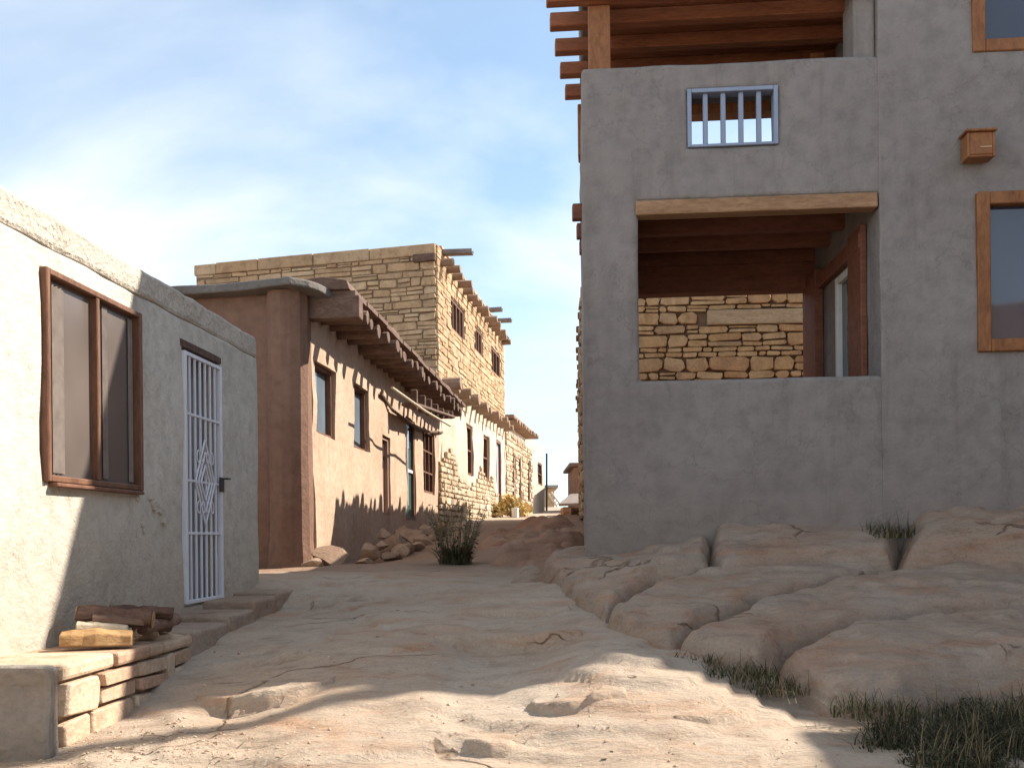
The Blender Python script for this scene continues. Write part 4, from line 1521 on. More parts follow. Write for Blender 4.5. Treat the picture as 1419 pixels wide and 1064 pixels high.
# ------------------------------------------------------------------ right stone house seen through the porch
rx = lambda y: 0.66 + 0.0658 * (y - 8.9)
YR0, YR1 = 15.9, 29.0
WR = Wall((rx(YR0) + 0.06, YR0), (rx(YR1) + 0.05, YR1), 1)
WRf = Wall((rx(YR0) + 0.06, YR0), (8.0, YR0 - 0.35), -1)
HR = 3.85 + EYE
t = thing("rubble_house", "rubble masonry house behind the grey porch with pale timber lintel", "house", (3, 20, 1.6))
mb = MB()
mb.box8([(rx(YR0) + .1, YR0 + .04, 0.8), (8, YR0 - .3, .8), (8, YR1, .8), (rx(YR1) + .1, YR1, .8),
         (rx(YR0) + .1, YR0 + .04, HR), (8, YR0 - .3, HR), (8, YR1, HR), (rx(YR1) + .1, YR1, HR)])
mb.build("wall", M_mortar, t)
lz = WRf.at(1000, 441)[1]
lu0, lu1 = WRf.at(979, 440)[0], WRf.at(1135, 437)[0]
LH = [(lu0, lu1, lz - 0.12, lz + 0.13)]
mb = MB()
masonry(mb, WRf, 0.0, 5.2, 2.2, HR, 0.0, LH, (0.07, 0.24), (0.14, 0.5), 0.032, 0.009, None, 0.36, 0.09)
mb.build("porch_side_stones", M_stone_warm, t, 0.014, 2)
mb = MB()
mb.wbox(WRf, lu0 + .01, lu1, lz - 0.11, lz + 0.12, -0.05, 0.07)
mb.build("lintel", M_tanwood, t, 0.015, 2)
mb = MB()
masonry(mb, WR, 0.0, WR.L, 1.0, HR, 0.0, [], (0.13, 0.3), (0.25, 0.65), 0.06, 0.016, None, 0.4, 0.1)
mb.build("lane_side_stones", M_stone, t, 0.012, 1)
for i in range(14):
    u = 0.5 + (WR.L - 0.8) * i / 13
    mb = MB()
    z = HR - 0.22 + random.uniform(-.03, .03)
    mb.tube([WR.pt(u, z, -0.3), WR.pt(u + random.uniform(-.03, .03), z, 0.12 + random.uniform(-.03, .03))], [0.07, 0.06], 8, 0.06)
    mb.build("viga", M_viga, t, 0.01)
mb = MB()
u = 0.0
while u < WR.L - 0.15:
    w = random.uniform(0.10, 0.34)
    h = random.choice((0.03, 0.05, 0.08, 0.12, 0.18, 0.26, 0.3)) * random.uniform(.7, 1.1)  # heights stepped to cast the jagged shadow on the brown house
    mb.stone(WR, u, u + w, HR - 0.02, HR + h, -0.02, 0.06, 0.012, 0.3, 0.1)
    mb.wbox(WR, u + .02, u + w - .02, HR - 0.03, HR + h - .015, -0.25, -0.03)
    u += w
mb.build("jag_shadow_coping", M_stone, t)

# unseen wall added in the gap to keep sun off the lane ground
WY = Wall((1.06, 11.0), (1.2, 15.8), 1)
if WY.n.x > 0:
    WY.n = -WY.n
o = wall_slab(WY, 0, WY.L, 0.6, 2.85 + EYE, 0.3, [], 0.02, 0.3).build("shade_wall", M_adobe_dark_shaded, None, 0.04, 2)
top_mesh(o, "unseen brown adobe wall added between the grey house and the rubble house to shade the lane", "wall")

# ------------------------------------------------------------------ grey stucco house with two porches
TH = 0.08
X0, YF = 0.635, 8.6
WF = Wall((X0, YF), (X0 + 9.2, YF - TH * 9.2), -1)      # facade, n towards the viewer
if WF.n.y > 0:
    WF.n = -WF.n
RT = 5.66 + EYE
t = thing("grey_house", "two storey grey stucco house with open timber porches at its left corner", "house", (3, 9, 1.8))
PU = WF.at(1219, 400)[0]                                 # porch / main wall joint
lo = (WF.at(885, 410)[0], PU, (WF.at(888, 530)[1] + WF.at(1219, 517)[1]) / 2, (WF.at(883, 281)[1] + WF.at(1219, 265)[1]) / 2)
zpar = (WF.at(815, 97)[1] + WF.at(1210, 73)[1]) / 2
gB = WF.box(953, 125, 205, 1077, 119, 198)
TW = 0.32
Z0 = 0.9
noise_top = lambda u: 0.015 * noise.noise(Vector((u * 1.2, 8, 0)))
wall_slab(WF, 0, PU + 0.06, Z0, zpar, TW, [(lo[0], lo[1] + 1, lo[2], lo[3]), gB], 0.022, 0.16, top=noise_top, freq=1.0).build("porch_front_wall", M_grey, t, 0.035, 3)
wu_ = WF.box(1345, -140, 75, 1500, -150, 66)
wl_ = WF.box(1353, 272, 488, 1508, 262, 482)
wall_slab(WF, PU + 0.003, WF.L, Z0, RT, TW + 0.05, [wu_, wl_], 0.022, 0.18, freq=1.0)
mw = wall_slab(WF, PU + 0.003, WF.L, Z0, RT, TW + 0.05, [wu_, wl_], 0.022, 0.18, freq=1.0)
for i, v in enumerate(mw.v):
    mw.v[i] = (v[0] + WF.n.x * 0.012, v[1] + WF.n.y * 0.012, v[2])
mw.build("main_front_wall", M_grey, t, 0.012, 2)
# street side of porch
sdx = 0.0658
DEP = 2.2
WFs = Wall((X0 + 0.0, YF + 0.0), (X0 + sdx * DEP, YF + DEP), 1)
if WFs.n.x > 0:
    WFs.n = -WFs.n
wall_slab(WFs, TW - 0.02, WFs.L, Z0, zpar - 0.02, 0.28, [], 0.02, 0.3).build("porch_side_wall", M_grey, t, 0.03, 2)
# rear parapet of both porches
WFr = Wall((X0 + sdx * DEP + 0.28, YF + DEP - 0.02), (WF.pt(PU, 0).x + 0.0, YF + DEP - 0.2), -1)
if WFr.n.y > 0:
    WFr.n = -WFr.n
mb = MB()
mb.wbox(WFr, 0, WFr.L, Z0, 2.55, -0.25, 0)
mb.wbox(WFr, 0, WFr.L, 3.08 + EYE, 4.15 + EYE, -0.25, 0)
mb.build("porch_rear_parapet", M_grey, t, 0.02)
# porch inner wall (right side), with glazed door and timber jambs
pin = WF.pt(PU, 0, -TW)
WI = Wall((pin.x, pin.y - 0.0), (at(1122, 500, 10.8).x, YF + DEP), 1)
if WI.n.x > 0:
    WI.n = -WI.n
gd = (WI.at(1185, 450)[0], WI.at(1160, 450)[0], 2.0, WI.at(1172, 375)[1])
wall_slab(WI, 0.0, WI.L, Z0, RT - 0.05, 0.3, [gd], 0.012, 0.3).build("porch_inner_wall", M_grey, t)
fr = window(t, WI, gd, 0.07, M_white_paint, M_glass, 0, 1, 0.02, -0.1, -0.03, name="porch_door", pane_name="door_glass")
for (px0, px1, o) in ((1203, 1184, 0.06), (1142, 1124, 0.09)):
    ua, ub = WI.at(px0, 450)[0], WI.at(px1, 450)[0]
    mb = MB()
    mb.wbox(WI, ua, min(ub, WI.L + .05), 1.9, lo[3] - 0.15, 0.003, o)
    mb.build("timber_jamb", M_redwood, t, 0.01)
mb = MB()
mb.wbox(WI, 0.05, WI.L, lo[3] - 0.36, lo[3] - 0.22, 0.003, 0.07)
mb.build("ledger", M_redwood, t, 0.008)
# floors and ceilings
mb = MB()
f1 = [WF.pt(0.1, 0, -TW + 0.02), WF.pt(PU, 0, -TW + .02), Vector((WI.pt(WI.L, 0).x, YF + DEP - .1, 0)), Vector((X0 + sdx * DEP + .1, YF + DEP - .1, 0))]


def plate(mb, z0, z1):
    mb.box8([(p.x, p.y, z0) for p in f1] + [(p.x, p.y, z1) for p in f1])


plate(mb, 1.5, 2.2)
mb.build("porch_floor", M_cap, t)
zc1 = at(793, 295, YF + 0.5).z + 0.074
mb = MB()
plate(mb, zc1, zc1 + 0.05)
mb.build("porch_ceiling_boards", M_deckwood, t)
mb = MB()
plate(mb, zc1 + 0.055, zc1 + 0.2)
mb.build("balcony_floor", M_cap, t)
# lintel over lower opening
mb = MB()
u0, z_a = WF.at(883, 290)
mb.wbox(WF, lo[0] - 0.02, PU - 0.012, lo[3] - 0.125, lo[3] + 0.0, -0.14, 0.022)
mb.build("porch_lintel", M_lintel, t, 0.012, 2)
# joists of the lower porch, running across and out of the lane side
for px, py, hp in ((790, 268, 0), (793, 295, 22), (799, 321, 20), (803, 343, 18.5), (806, 365, 17)):
    Hh = at(793, 295, YF + 0.5).z - EYE
    yy = Hh / ray(px, py)[1]
    tip = at(px, py, yy).x
    x1 = WI.pt((yy - WI.p0.y) / WI.d.y, 0).x - 0.004
    if yy < YF + TW + 0.1:
        tip, yy = X0 + 0.3, YF + TW + 0.08
    sl = -0.08
    mb = MB()
    za, zb = Hh + EYE - 0.07, Hh + EYE + 0.07
    mb.box8([(tip, yy - .05, za), (x1, yy - .05 + sl * (x1 - tip), za), (x1, yy + .05 + sl * (x1 - tip), za), (tip, yy + .05, za),
             (tip, yy - .05, zb), (x1, yy - .05 + sl * (x1 - tip), zb), (x1, yy + .05 + sl * (x1 - tip), zb), (tip, yy + .05, zb)])
    mb.build("porch_joist", M_redwood, t, 0.008)
zj = Hh + EYE + 0.07
mb = MB()
mb.wbox(WFr, -0.05, WFr.L + 0.14, zj - 0.42, zj - 0.003, -0.2, 0.02)
mb.build("porch_rear_beam", M_redwood, t, 0.01)
# upper porch roof
zv = WF.at(812, 8)[1]
vb = at(760, 20, YF + 0.42)
VZ0, VZ1 = at(763, 41, YF + 0.42).z, at(763, 22, YF + 0.42).z
VH = at(762, 30, YF + 0.42).z
for i, (px, py) in enumerate(((757, -4), (762, 30), (769, 65), (776, 97), (783, 127))):
    yy = (VH - EYE) / ray(px, py)[1]
    xo = at(px, py, yy).x
    x1 = WI.pt((yy - WI.p0.y) / WI.d.y, 0).x - 0.004
    sl = -0.08
    mb = MB()
    mb.box8([(xo, yy - .06, VZ0), (x1, yy - .06 + sl * (x1 - xo), VZ0), (x1, yy + .06 + sl * (x1 - xo), VZ0), (xo, yy + .06, VZ0),
             (xo, yy - .06, VZ1), (x1, yy - .06 + sl * (x1 - xo), VZ1), (x1, yy + .06 + sl * (x1 - xo), VZ1), (xo, yy + .06, VZ1)])
    mb.build("roof_joist", M_upper_lit, t, 0.008)
mb = MB()
plate(mb, VZ1 + 0.004, VZ1 + 0.05)
mb.build("roof_boards", M_upper_lit, t)
mb = MB()
plate(mb, VZ1 + 0.054, VZ1 + 0.25)
mb.build("porch_roof", M_cap, t)
# porch roof parapet reaching the main roofline
wall_slab(WF, 0.0, PU, VZ1 + 0.02, RT, TW, [], 0.02, 0.3).build("roof_parapet", M_grey, t, 0.03, 2)
wall_slab(WFs, TW - 0.02, WFs.L, VZ1 + 0.06, RT, 0.28, [], 0.02, 0.4).build("roof_parapet", M_grey, t, 0.03, 2)
mb = MB()
mb.wbox(WFr, 0.3, WFr.L, at(1015, 164, YF + DEP).z, VZ1, -0.2, 0.02)
mb.build("roof_rear_beam", M_orange, t, 0.01)
mb = MB()
mb.wbox(WF, 0.03, PU, VZ0 - 0.005 - 0.1, VZ0 - 0.005, -TW + .03, -0.03)
# corner post at the balcony (two boards)
a0, a1 = WF.at(815, 60)[0], WF.at(846, 60)[0]
mb = MB()
mb.wbox(WF, a0 + 0.0, a1, zpar - 0.05, VZ0 - 0.002, -0.19, -0.02)
mb.build("balcony_post", M_orange, t, 0.012, 2)
mb = MB()
mb.wbox(WFr, -0.3, 0.38, 4.05 + EYE, VZ0 - 0.003, 0.0, 0.24)  # hidden rear post, widened to block sun from the white house corner
mb.build("balcony_post", M_orange, t, 0.012, 2)
ua = WF.at(1163, 50)[0]
ub = WF.at(1184, 50)[0]
mb = MB()
mb.wbox(WF, ua, ub, zpar - 0.05, VZ0 - 0.002, -TW - 0.9, -TW - .75)
mb.build("balcony_post", M_orange, t, 0.012, 2)
mb = MB()
mb.wbox(WF, WF.at(1185, 50)[0], PU + 0.0, zpar - 0.03, VZ0 + 0.1, -TW - 0.1, -0.06)
mb.build("balcony_pier", M_grey, t, 0.02, 2)
# barred opening in the balcony parapet
g0 = MB()
u0, u1, z0, z1 = gB
fwid = 0.03
g0.wbox(WF, u0 - .005, u0 + fwid, z0 - .005, z1 + .005, -0.12, 0.012)
g0.wbox(WF, u1 - fwid, u1 + .005, z0 - .005, z1 + .005, -0.12, 0.012)
g0.wbox(WF, u0 + fwid, u1 - fwid, z1 - fwid, z1 + .005, -0.12, 0.01)
g0.wbox(WF, u0 + fwid, u1 - fwid, z0 - .005, z0 + fwid * .6, -0.12, 0.01)
gr = g0.build("balcony_grille", M_blue_metal, t, 0.004)
for i in range(4):
    uc = u0 + (u1 - u0) * (i + 1) / 5
    q = MB()
    q.wbox(WF, uc - 0.02, uc + 0.02, z0 + .02, z1 - fwid, -0.07, -0.02)
    q.build("grille_bar", M_blue_metal, gr, 0.004)
# main windows
fr = window(t, WF, wl_, 0.105, M_orange, M_glass, 0, 0, 0.05, -0.12, -0.04, grow=0.01, bev=0.008)
fr = window(t, WF, wu_, 0.105, M_orange, M_glass, 0, 0, 0.05, -0.12, -0.04, grow=0.01, bev=0.008)
# side and rear walls, roof of the main block
mb = MB()
xe = WF.pt(WF.L, 0).x
ym = 12.6
mb.box(xe - 0.3, xe, WF.pt(WF.L, 0).y + .4, ym, Z0, RT)
mb.box(4.2, xe - .3, ym - .3, ym, Z0, RT)
mb.box(3.9, 4.2, YF + DEP + .12, ym, Z0, RT - .05)
mb.box(WI.pt(WI.L, 0).x + 0.03, 4.2, YF + DEP - .2, YF + DEP + .12, Z0, RT - .08)
mb.build("rear_wall", M_grey, t, 0.02)
mb = MB()
mb.box(pin.x + 0.05, xe - .3, WF.pt(WF.L, 0).y + 1.2, ym - .3, RT - 0.5, RT - 0.3)
mb.build("main_roof", M_cap, t)

# little wooden light box on the wall
bxB = WF.box(1329, 196, 230, 1367, 195, 228)
t = thing("wall_lamp_box", "small orange wooden light box fixed to the grey wall between two windows", "wall lamp", tuple(WF.pt(bxB[0], bxB[2], 0.02)))
u0, u1, z0, z1 = bxB
mb = MB()
for k in (0, 1):
    uu = u0 if k == 0 else u1 - 0.02
    mb.wbox(WF, uu, uu + 0.02, z0, z1, 0.03, 0.19)
mb.wbox(WF, u0 + .02, u1 - .02, z0, z0 + 0.02, 0.03, 0.185)
mb.wbox(WF, u0 + .02, u1 - .02, z0 + 0.02, z1 - .0, 0.165, 0.187)
mb.wbox(WF, u0 + .02, u1 - .02, z0 + 0.02, z1, 0.03, 0.045)
mb.build("box", M_orange, t, 0.006)
mb = MB()
mb.wbox(WF, u0 - .02, u1 + .01, z1 + .002, z1 + 0.022, 0.03, 0.215)
mb.build("lid", M_orange, t, 0.005)
mb = MB()
mb.wbox(WF, (u0 + u1) / 2 - .01, u1 - .03, z0 + .075, z0 + .085, 0.188, 0.192)
mb.build("slot", M_tanwood, t)

# neighbouring wing that stands out of frame on the right and shades the rocks
t = thing("neighbour_house", "grey stucco neighbour standing outside the frame at far right", "house", (10, 4.5, 0.6))
WN = Wall((7.35, 1.0), (7.5, 7.3), 1)
if WN.n.x > 0:
    WN.n = -WN.n
wall_slab(WN, 0, WN.L, 0.2, 4.6 + EYE, 0.35, [(2.0, 3.0, 1.9, 3.1), (4.2, 5.1, 0.9, 3.0)], 0.02, 0.3).build("street_wall", M_grey, t, 0.03, 2)
window(t, WN, (2.0, 3.0, 1.9, 3.1), 0.09, M_orange, M_glass, 1, 0)
window(t, WN, (4.2, 5.1, 0.9, 3.0), 0.09, M_orange, M_green, 0, 0, name="door", pane_name="door_leaf")
mb = MB()
mb.box(7.75, 12, 1.0, 1.3, 0, 4.55 + EYE)
mb.box(7.75, 12, 7.0, 7.3, 0, 4.55 + EYE)
mb.box(11.7, 12, 1.3, 7.0, 0, 4.55 + EYE)
mb.build("rear_wall", M_grey, t)
mb = MB()
mb.box(7.75, 11.7, 1.3, 7.0, 4.0 + EYE, 4.15 + EYE)
mb.build("roof", M_cap, t)

# stove pipe on the grey roof (its shadow crosses the foreground)
mb = MB()
sp = Vector((7.15, 8.35, RT - 0.5))
mb.tube([sp, sp + Vector((0, 0, 2.6))], 0.10, 12)
t = thing("roof_stove_pipe", "tall stove pipe rising from the grey house roof outside the frame", "pipe", tuple(sp))
mb.build("pipe", M_dark_metal, t)
mb = MB()
c = sp + Vector((0, 0, 2.65))
mb.tube([c, c + Vector((0, 0, 0.15))], [0.14, 0.02], 12)
mb.build("rain_cap", M_dark_metal, t)

# house behind the viewer (seen only as a reflection in the panes)
t = thing("facing_house", "tall adobe house behind the viewpoint facing up the lane", "house", (11, -8, -1.4))
WV = Wall((6.5, -4.6), (17, -5.4), 1)
if WV.n.y < 0:
    WV.n = -WV.n
hv = [(1.2, 2.4, 0.9, 2.2), (4.5, 5.5, -0.8, 1.4), (7.5, 8.7, 0.9, 2.2), (1.2, 2.4, 3.9, 5.0), (7.5, 8.7, 3.9, 5.0)]
wall_slab(WV, 0, WV.L, -1.4, 6.4, 0.4, hv, 0.03, 0.4).build("street_wall", M_adobe, t, 0.04, 2)
for B in hv:
    window(t, WV, B, 0.09, M_winwood, M_glass_brown, 1, 0)
mb = MB()
mb.box(6.6, 7.0, -12, -5.05, -2, 6.3)
mb.box(16.5, 16.9, -12, -5.8, -2, 6.3)
mb.box(7.0, 16.5, -12, -11.6, -2, 6.3)
mb.build("rear_wall", M_adobe, t)
mb = MB()
mb.box(7.0, 16.5, -11.6, -5.85, 5.8, 6.0)
mb.build("roof", M_cap, t)

# fine grit and chips lying in the hollows of the bedrock
mb = MB()
for _ in range(2300):
    k_ = random.random()
    if k_ < 0.6:
        px, py = random.gauss(190, 110), random.gauss(1020, 32)
    elif k_ < 0.8:
        px, py = random.uniform(150, 1200), 1064 - abs(random.gauss(0, 90))
    else:
        px, py = random.uniform(280, 800), random.uniform(800, 950)
    if not (20 < px < 1250 and 798 < py < 1075):
        continue
    Yg = float(np.interp(py, [798, 820, 850, 885, 950, 985, 1064, 1080], [9.4, 8.3, 7.2, 6.3, 5.35, 5.0, 4.3, 4.2]))
    a_, _b = ray(px, py)
    r_ = random.choice((.002, .003, .003, .004, .004, .006, .009)) * random.uniform(.7, 1.3)
    mb.add([(a_ * Yg, Yg, r_)], [])
GP = np.array(mb.v)
zb_ = base_h(GP[:, 0], GP[:, 1]) + ledge_relief(GP[:, 0], GP[:, 1])
mb = MB()
for (x, y, r_), z in zip(GP, zb_):
    z += detail(x, y, float(base_h(np.array([x]), np.array([y]))[0]))
    rx_, ry_ = r_ * random.uniform(.8, 1.7), r_ * random.uniform(.8, 1.4)
    th_ = random.uniform(0, 3.14)
    c_, s_ = math.cos(th_), math.sin(th_)
    ring = [(x + c_ * rx_ * u_ - s_ * ry_ * v_, y + s_ * rx_ * u_ + c_ * ry_ * v_, z + r_ * .15) for u_, v_ in ((-1, -.3), (0, -1), (1, -.2), (.3, 1))]
    mb.add(ring + [(x, y, z + r_ * random.uniform(.5, 1.0))], [(0, 1, 4), (1, 2, 4), (2, 3, 4), (3, 0, 4)])
o = mb.build("grit", M_brick, None)
top_mesh(o, "fine grit and stone chips strewn over the bare foreground rock", "gravel", kind="stuff")

# ------------------------------------------------------------------ rubble, plants, loose stones
RUB = [(464, 785, 12.85, .4, "sunlit pale boulder at the foot of the brown house corner"),
       (440, 787, 12.6, .17, "small dark stone tucked against the corner of the brown house"),
       (515, 765, 14.4, .30, "rounded dark boulder at the near end of the rubble heap"),
       (545, 752, 15.8, .30, "tilted slab in the middle of the rubble heap"),
       (532, 742, 16.2, .22, "broken stone on top of the rubble heap near the pale door"),
       (560, 762, 15.2, .26, "low stone on the front of the rubble heap"),
       (572, 742, 17.2, .28, "long stone leaning in the rubble heap below the green door"),
       (590, 750, 16.8, .24, "stone at the rubble heap's far end beside the bush"),
       (548, 770, 14.6, .2, "small stone fallen in front of the rubble heap"),
       (585, 735, 18.5, .3, "stone behind the rubble heap under the barred window"),
       (505, 778, 13.6, .14, "chip of stone by the boulder at the heap's near end"),
       (528, 757, 15.0, .2, "wedge shaped stone between the big boulder and the tilted slab"),
       (552, 765, 15.0, .18, "flat stone leaning on the low front stone of the heap"),
       (575, 760, 15.6, .2, "stone at the heap's right front corner near the bush"),
       (557, 736, 17.4, .22, "stone at the back of the heap against the wall below the doors"),
       (600, 745, 17.8, .22, "stone half hidden behind the bush foliage"),
       (610, 732, 19.5, .3, "dark stone in the shade between the bush and the house")]
for i, (px, py, Y, r, lab) in enumerate(RUB):
    p = at(px, py, Y)
    z = ground_z(p.x, p.y)
    mb = rock_lump((p.x, p.y, max(p.z, z + r * .25)), (r * random.uniform(.9, 1.3), r * random.uniform(.7, 1.0), r * random.uniform(.5, .75)), i + 3)
    # rest it on the ground: settle lower part
    o = mb.build("rubble_stone", M_ground if i == 0 else M_rubble, None)
    top_mesh(o, lab, "stone", "rubble along the brown house")
for i in range(14):
    px, py = random.choice([(random.uniform(200, 1100), random.uniform(985, 1055)), (random.uniform(260, 800), random.uniform(840, 930))])
    Y = 4.4 + (1060 - py) * 0.0105
    p = at(px, py, Y)
    r = random.uniform(0.008, 0.026)
    z = ground_z(p.x, p.y)
    o = rock_lump((p.x, p.y, z + r * .25), (r * 1.3, r, r * .7), i + 50, sub=2).build("pebble", M_brick, None)
    top_mesh(o, "small loose sandstone pebble lying on the bare rock", "pebble", "loose pebbles on the foreground rock")

# desert bush with dry stalks in mid lane
p = at(632, 788, 11.2)
gzb = ground_z(p.x, p.y)
t = thing("desert_bush", "dark spiky bush with tall dry flower stalks at the middle of the lane", "bush", (p.x, p.y, gzb))
mb = MB()
for k in range(9):
    a_ = random.uniform(0, 6.28)
    r_ = 0.16 * math.sqrt(random.random())
    blades(mb, (p.x + r_ * math.cos(a_), p.y + r_ * math.sin(a_), gzb), 48, random.uniform(.18, .38), 1.4, 0.016, 1.25, 4, 0.08)
leaves(mb, (p.x, p.y, gzb + .16), 260, 0.27, 0.028, .7)
mb.build("foliage", M_bush, t)
mb = MB()
for k in range(60):
    a = random.uniform(0, 6.28)
    ln = random.uniform(.35, 0.68)
    q = Vector((p.x + .12 * math.cos(a), p.y + .12 * math.sin(a), gzb))
    e = q + Vector((math.cos(a) * ln * random.uniform(.05, .5), math.sin(a) * ln * .3, ln))
    mb.tube([q, q.lerp(e, .5) + Vector((0, 0, .04)), e], [0.005, 0.004, 0.002], 4)
    for _ in range(7):
        leaves(mb, tuple(q.lerp(e, random.uniform(.55, 1))), 2, 0.03, 0.022, 1)
mb.build("dry_stalks", M_stalk, t)

# golden shrub by the far door
p = at(708, 716, 32.5)
t = thing("golden_shrub", "golden yellow shrub glowing in the sun below the far door", "shrub", tuple(p))
mb = MB()
for dx, dz, R, n in ((-0.45, .25, .35, 260), (0.0, .35, .42, 380), (.35, .22, .36, 260), (-.1, .55, .25, 140)):
    leaves(mb, (p.x + dx, p.y + random.uniform(-.2, .2), p.z + dz), n, R, 0.09, .8)
mb.build("foliage", M_gold, t)
mb = MB()
for k in range(20):
    a = random.uniform(0, 6.28)
    mb.tube([p, p + Vector((math.cos(a) * .4, math.sin(a) * .3, random.uniform(.4, .8)))], [.02, .006], 5)
mb.build("stems", M_straw, t)
p = at(714, 719, 31.6)
mb = MB()
mb.tube([p + Vector((0, 0, -.1)), p + Vector((0, 0, .36))], [.10, .12], 12)
top_mesh(mb.build("bucket", M_white_paint, None, 0.01), "small white bucket standing in front of the golden shrub", "bucket")


def tuft(px, py, Y, n, h, rad, label, straw=0.2, w=0.012, group="grass tufts among the slabs", lift=0.0):
    p = at(px, py, Y)
    t = thing("grass_tuft", label, "grass", tuple(p), group)
    mb = MB()
    blades(mb, (p.x, p.y, p.z - 0.02 + lift), n, h * 0.8, 1.3, w * .85, 1.3, 3, rad * 1.1)
    mb.build("green_blades", M_grass, t)
    mb = MB()
    blades(mb, (p.x, p.y, p.z - 0.02 + lift), int(n * straw), h * 1.2, 1.0, w * .7, 1.0, 4, rad * 1.1)
    mb.build("dry_blades", M_strawdim, t)


tuft(1232, 742, 8.3, 200, 0.22, 0.20, "dark tuft growing in the crevice at the foot of the grey wall", .15)
tuft(1020, 935, 5.55, 220, 0.16, 0.22, "grass tuft in the gap left of the lowest slab", .15)
tuft(1075, 955, 5.35, 130, 0.12, 0.16, "short grass tuft with bent straws at the tip of the lowest slab", .5)
tuft(970, 912, 5.85, 90, 0.10, 0.14, "thin grass tuft under the pointed slab by the lane", .1)
tuft(1210, 985, 4.95, 160, 0.14, 0.2, "yellowish grass tuft at the left edge of the dark weeds", .35)

mb = MB()
ms = MB()
for _ in range(190):
    px, py = random.uniform(1195, 1500), random.uniform(940, 1075)
    if (px - 1215) / 150 + (py - 955) / 60 < random.uniform(0.2, 1.4) or (px < 1270 and py > 1025):
        continue
    Y = 5.25 - (py - 955) / 110 * 1.0
    p = at(px, py, Y)
    z = ground_z(p.x, p.y)
    blades(mb, (p.x, p.y, z), int(random.uniform(8, 46)), random.uniform(.05, .19), 1.3, 0.008, 1.4, 3, 0.12)
    leaves(mb, (p.x, p.y, z + .035), int(random.uniform(6, 40)), 0.12, 0.012, .5)
    if random.random() < .6:
        blades(ms, (p.x, p.y, z), 7, 0.2, 1.0, 0.007, 1.0, 4, 0.08)
o = mb.build("weeds", M_weed, None)
o["kind"] = "stuff"
top_mesh(o, "dark green weeds spreading over the ground at bottom right", "weeds", kind="stuff")
o = ms.build("dry_weed_stalks", M_strawdim, None)
top_mesh(o, "pale dry stalks standing among the dark weeds at bottom right", "weeds", kind="stuff")

# loose straws on the rock
mb = MB()
for a, b in (((1107, 905, 5.75), (1118, 945, 5.4)), ((1075, 955, 5.3), (1095, 975, 5.2)), ((1090, 958, 5.3), (1104, 974, 5.18)), ((1113, 925, 5.5), (1117, 950, 5.3))):
    p, q = at(*a), at(*b)
    mb.tube([p, p.lerp(q, .5) + Vector((.01, 0, .03)), q], 0.003, 5)
top_mesh(mb.build("straw", M_straw, None), "few pale bent straws hanging over the sunlit rock edge", "straw")

# fix empty groups
for o in scene.objects:
    if o.get("group") == "":
        del o["group"]

# ------------------------------------------------------------------ light, sky, camera
KX, KZ = 1.1, 0.43
to_sun = Vector((KX, KZ, 1.0)).normalized()
elev = math.asin(to_sun.z)
sun = bpy.data.lights.new("sun", "SUN")
sun.energy = 4.1
sun.angle = math.radians(0.55)
sun.color = (1.0, 0.93, 0.82)
so = bpy.data.objects.new("sun", sun)
COL.objects.link(so)
so.rotation_euler = (-to_sun).to_track_quat("-Z", "Y").to_euler()
so.location = (20, 8, 18)

w = bpy.data.worlds.new("World")
scene.world = w
w.use_nodes = True
nt = w.node_tree
bg = nt.nodes["Background"]
sky = nn(nt, "ShaderNodeTexSky", sky_type="NISHITA")
sky.sun_disc = False
sky.sun_elevation = elev
sky.sun_rotation = math.atan2(to_sun.x, to_sun.y)
sky.altitude = 2000
sky.air_density = 1.0
sky.dust_density = 0.2
sky.ozone_density = 1.4
bg.inputs["Strength"].default_value = 0.125
tc = nn(nt, "ShaderNodeTexCoord")
# thin high clouds: project the view direction on a cloud layer
sepv = nn(nt, "ShaderNodeSeparateXYZ")
nt.links.new(tc.outputs["Generated"], sepv.inputs[0])
mxz = nn(nt, "ShaderNodeMath", operation="MAXIMUM")
mxz.inputs[1].default_value = 0.0
nt.links.new(sepv.outputs["Z"], mxz.inputs[0])
az = nn(nt, "ShaderNodeMath", operation="ADD")
az.inputs[1].default_value = 0.22
nt.links.new(mxz.outputs[0], az.inputs[0])
dv = nn(nt, "ShaderNodeVectorMath", operation="DIVIDE")
cmb = nn(nt, "ShaderNodeCombineXYZ")
for k in range(3):
    nt.links.new(az.outputs[0], cmb.inputs[k])
nt.links.new(tc.outputs["Generated"], dv.inputs[0])
nt.links.new(cmb.outputs[0], dv.inputs[1])
mp = nn(nt, "ShaderNodeMapping")
mp.inputs["Location"].default_value = (3.2, 1.4, 0)
mp.inputs["Rotation"].default_value = (0, 0, math.radians(-25))
mp.inputs["Scale"].default_value = (0.8, 0.8, 0.0)
nt.links.new(dv.outputs[0], mp.inputs["Vector"])
n1 = nn(nt, "ShaderNodeTexNoise")
n1.inputs["Scale"].default_value = 1.1
n1.inputs["Detail"].default_value = 8
n1.inputs["Roughness"].default_value = 0.5
n1.inputs["Distortion"].default_value = 0.5
nt.links.new(mp.outputs[0], n1.inputs["Vector"])
cr = ramp(nt, [(0.39, (0.24,) * 3), (0.61, (1,) * 3)])
nt.links.new(n1.outputs["Fac"], cr.inputs["Fac"])
n2 = nn(nt, "ShaderNodeTexNoise")
n2.inputs["Scale"].default_value = 5
n2.inputs["Detail"].default_value = 8
n2.inputs["Roughness"].default_value = 0.6
nt.links.new(mp.outputs[0], n2.inputs["Vector"])
cr2 = ramp(nt, [(0.3, (0.85,) * 3), (0.7, (1,) * 3)])
nt.links.new(n2.outputs["Fac"], cr2.inputs["Fac"])
mm = nn(nt, "ShaderNodeMath", operation="MULTIPLY")
nt.links.new(cr.outputs["Color"], mm.inputs[0])
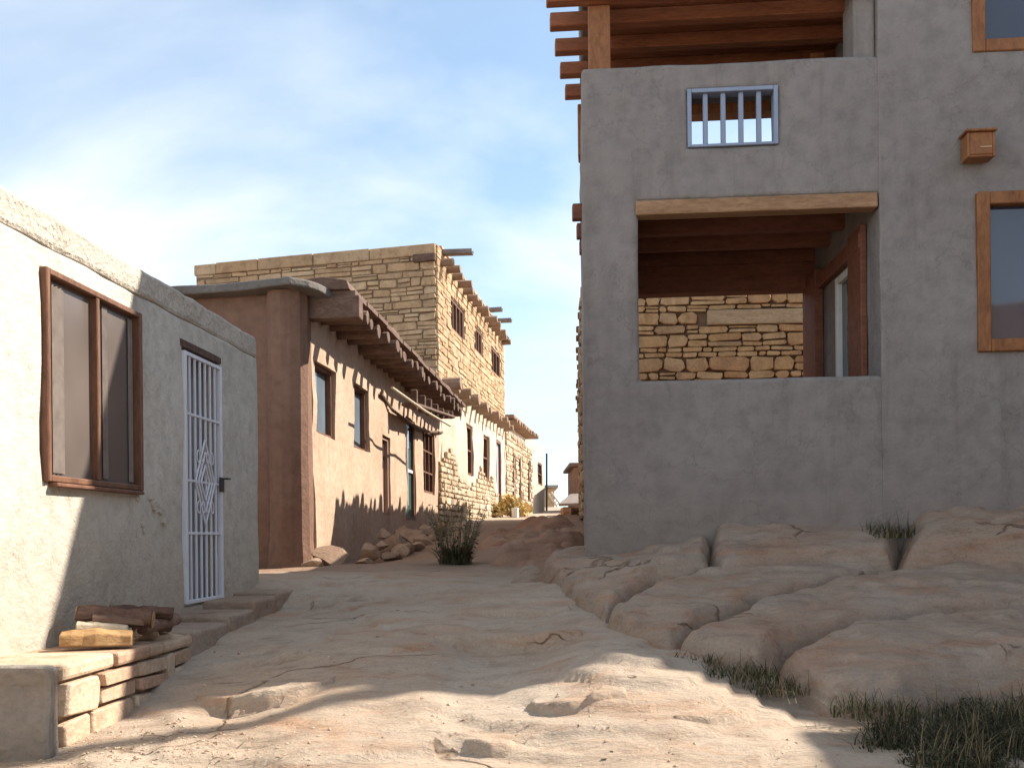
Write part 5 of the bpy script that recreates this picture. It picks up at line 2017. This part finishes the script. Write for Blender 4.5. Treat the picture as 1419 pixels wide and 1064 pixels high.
nt.links.new(cr2.outputs["Color"], mm.inputs[1])
# clouds ahead, spread overhead for fill light, thinned behind to darken shade
fm = nn(nt, "ShaderNodeMapRange")
fm.interpolation_type = "SMOOTHSTEP"
fm.inputs["From Min"].default_value = 0.15
fm.inputs["From Max"].default_value = 0.65
fm.inputs["To Min"].default_value = 0.1
zs_m = nn(nt, "ShaderNodeMath", operation="MULTIPLY_ADD")
zs_m.inputs[1].default_value = 0.6
nt.links.new(sepv.outputs["Z"], zs_m.inputs[0])
nt.links.new(sepv.outputs["Y"], zs_m.inputs[2])
nt.links.new(zs_m.outputs[0], fm.inputs["Value"])
m3 = nn(nt, "ShaderNodeMath", operation="MULTIPLY")
nt.links.new(mm.outputs[0], m3.inputs[0])
nt.links.new(fm.outputs[0], m3.inputs[1])
hz = nn(nt, "ShaderNodeMapRange")
hz.interpolation_type = "SMOOTHSTEP"
hz.inputs["From Min"].default_value = -0.02
hz.inputs["From Max"].default_value = 0.30
hz.inputs["To Min"].default_value = 0.12
nt.links.new(sepv.outputs["Z"], hz.inputs["Value"])
m4 = nn(nt, "ShaderNodeMath", operation="MULTIPLY")
nt.links.new(m3.outputs[0], m4.inputs[0])
nt.links.new(hz.outputs[0], m4.inputs[1])
hs_ = nn(nt, "ShaderNodeHueSaturation")
sr = nn(nt, "ShaderNodeMapRange")
sr.inputs["To Min"].default_value = 0.5
sr.inputs["To Max"].default_value = 1.08
nt.links.new(fm.outputs[0], sr.inputs["Value"])
nt.links.new(sr.outputs[0], hs_.inputs["Saturation"])
vr = nn(nt, "ShaderNodeMapRange")
vr.inputs["To Min"].default_value = 1.0
vr.inputs["To Max"].default_value = 0.72
nt.links.new(fm.outputs[0], vr.inputs["Value"])
nt.links.new(vr.outputs[0], hs_.inputs["Value"])
nt.links.new(sky.outputs["Color"], hs_.inputs["Color"])
hs_.inputs["Hue"].default_value = 0.488
CLOUD = 3.85
skyc = mixc(nt, m4.outputs[0], hs_.outputs["Color"], (CLOUD * .96, CLOUD * 1.0, CLOUD * 1.05))
nt.links.new(skyc, bg.inputs["Color"])

cam = bpy.data.cameras.new("camera")
cam.sensor_width = 36
cam.lens = F * 36 / PW
cam.shift_y = (CY - PH / 2) / PW
cam.clip_end = 20000
co = bpy.data.objects.new("camera", cam)
COL.objects.link(co)
co.location = (0, 0, EYE)
from mathutils import Matrix
co.rotation_euler = (Matrix.Rotation(math.pi / 2, 3, "X") @ Matrix.Rotation(-ROLL, 3, "Z")).to_euler()
scene.camera = co
scene.view_settings.view_transform = "Standard"
scene.view_settings.look = "None"
scene.view_settings.exposure = 1.42
scene.view_settings.gamma = 1
scene.render.resolution_x = 1024
scene.render.resolution_y = 767
scene.cycles.max_bounces = 6
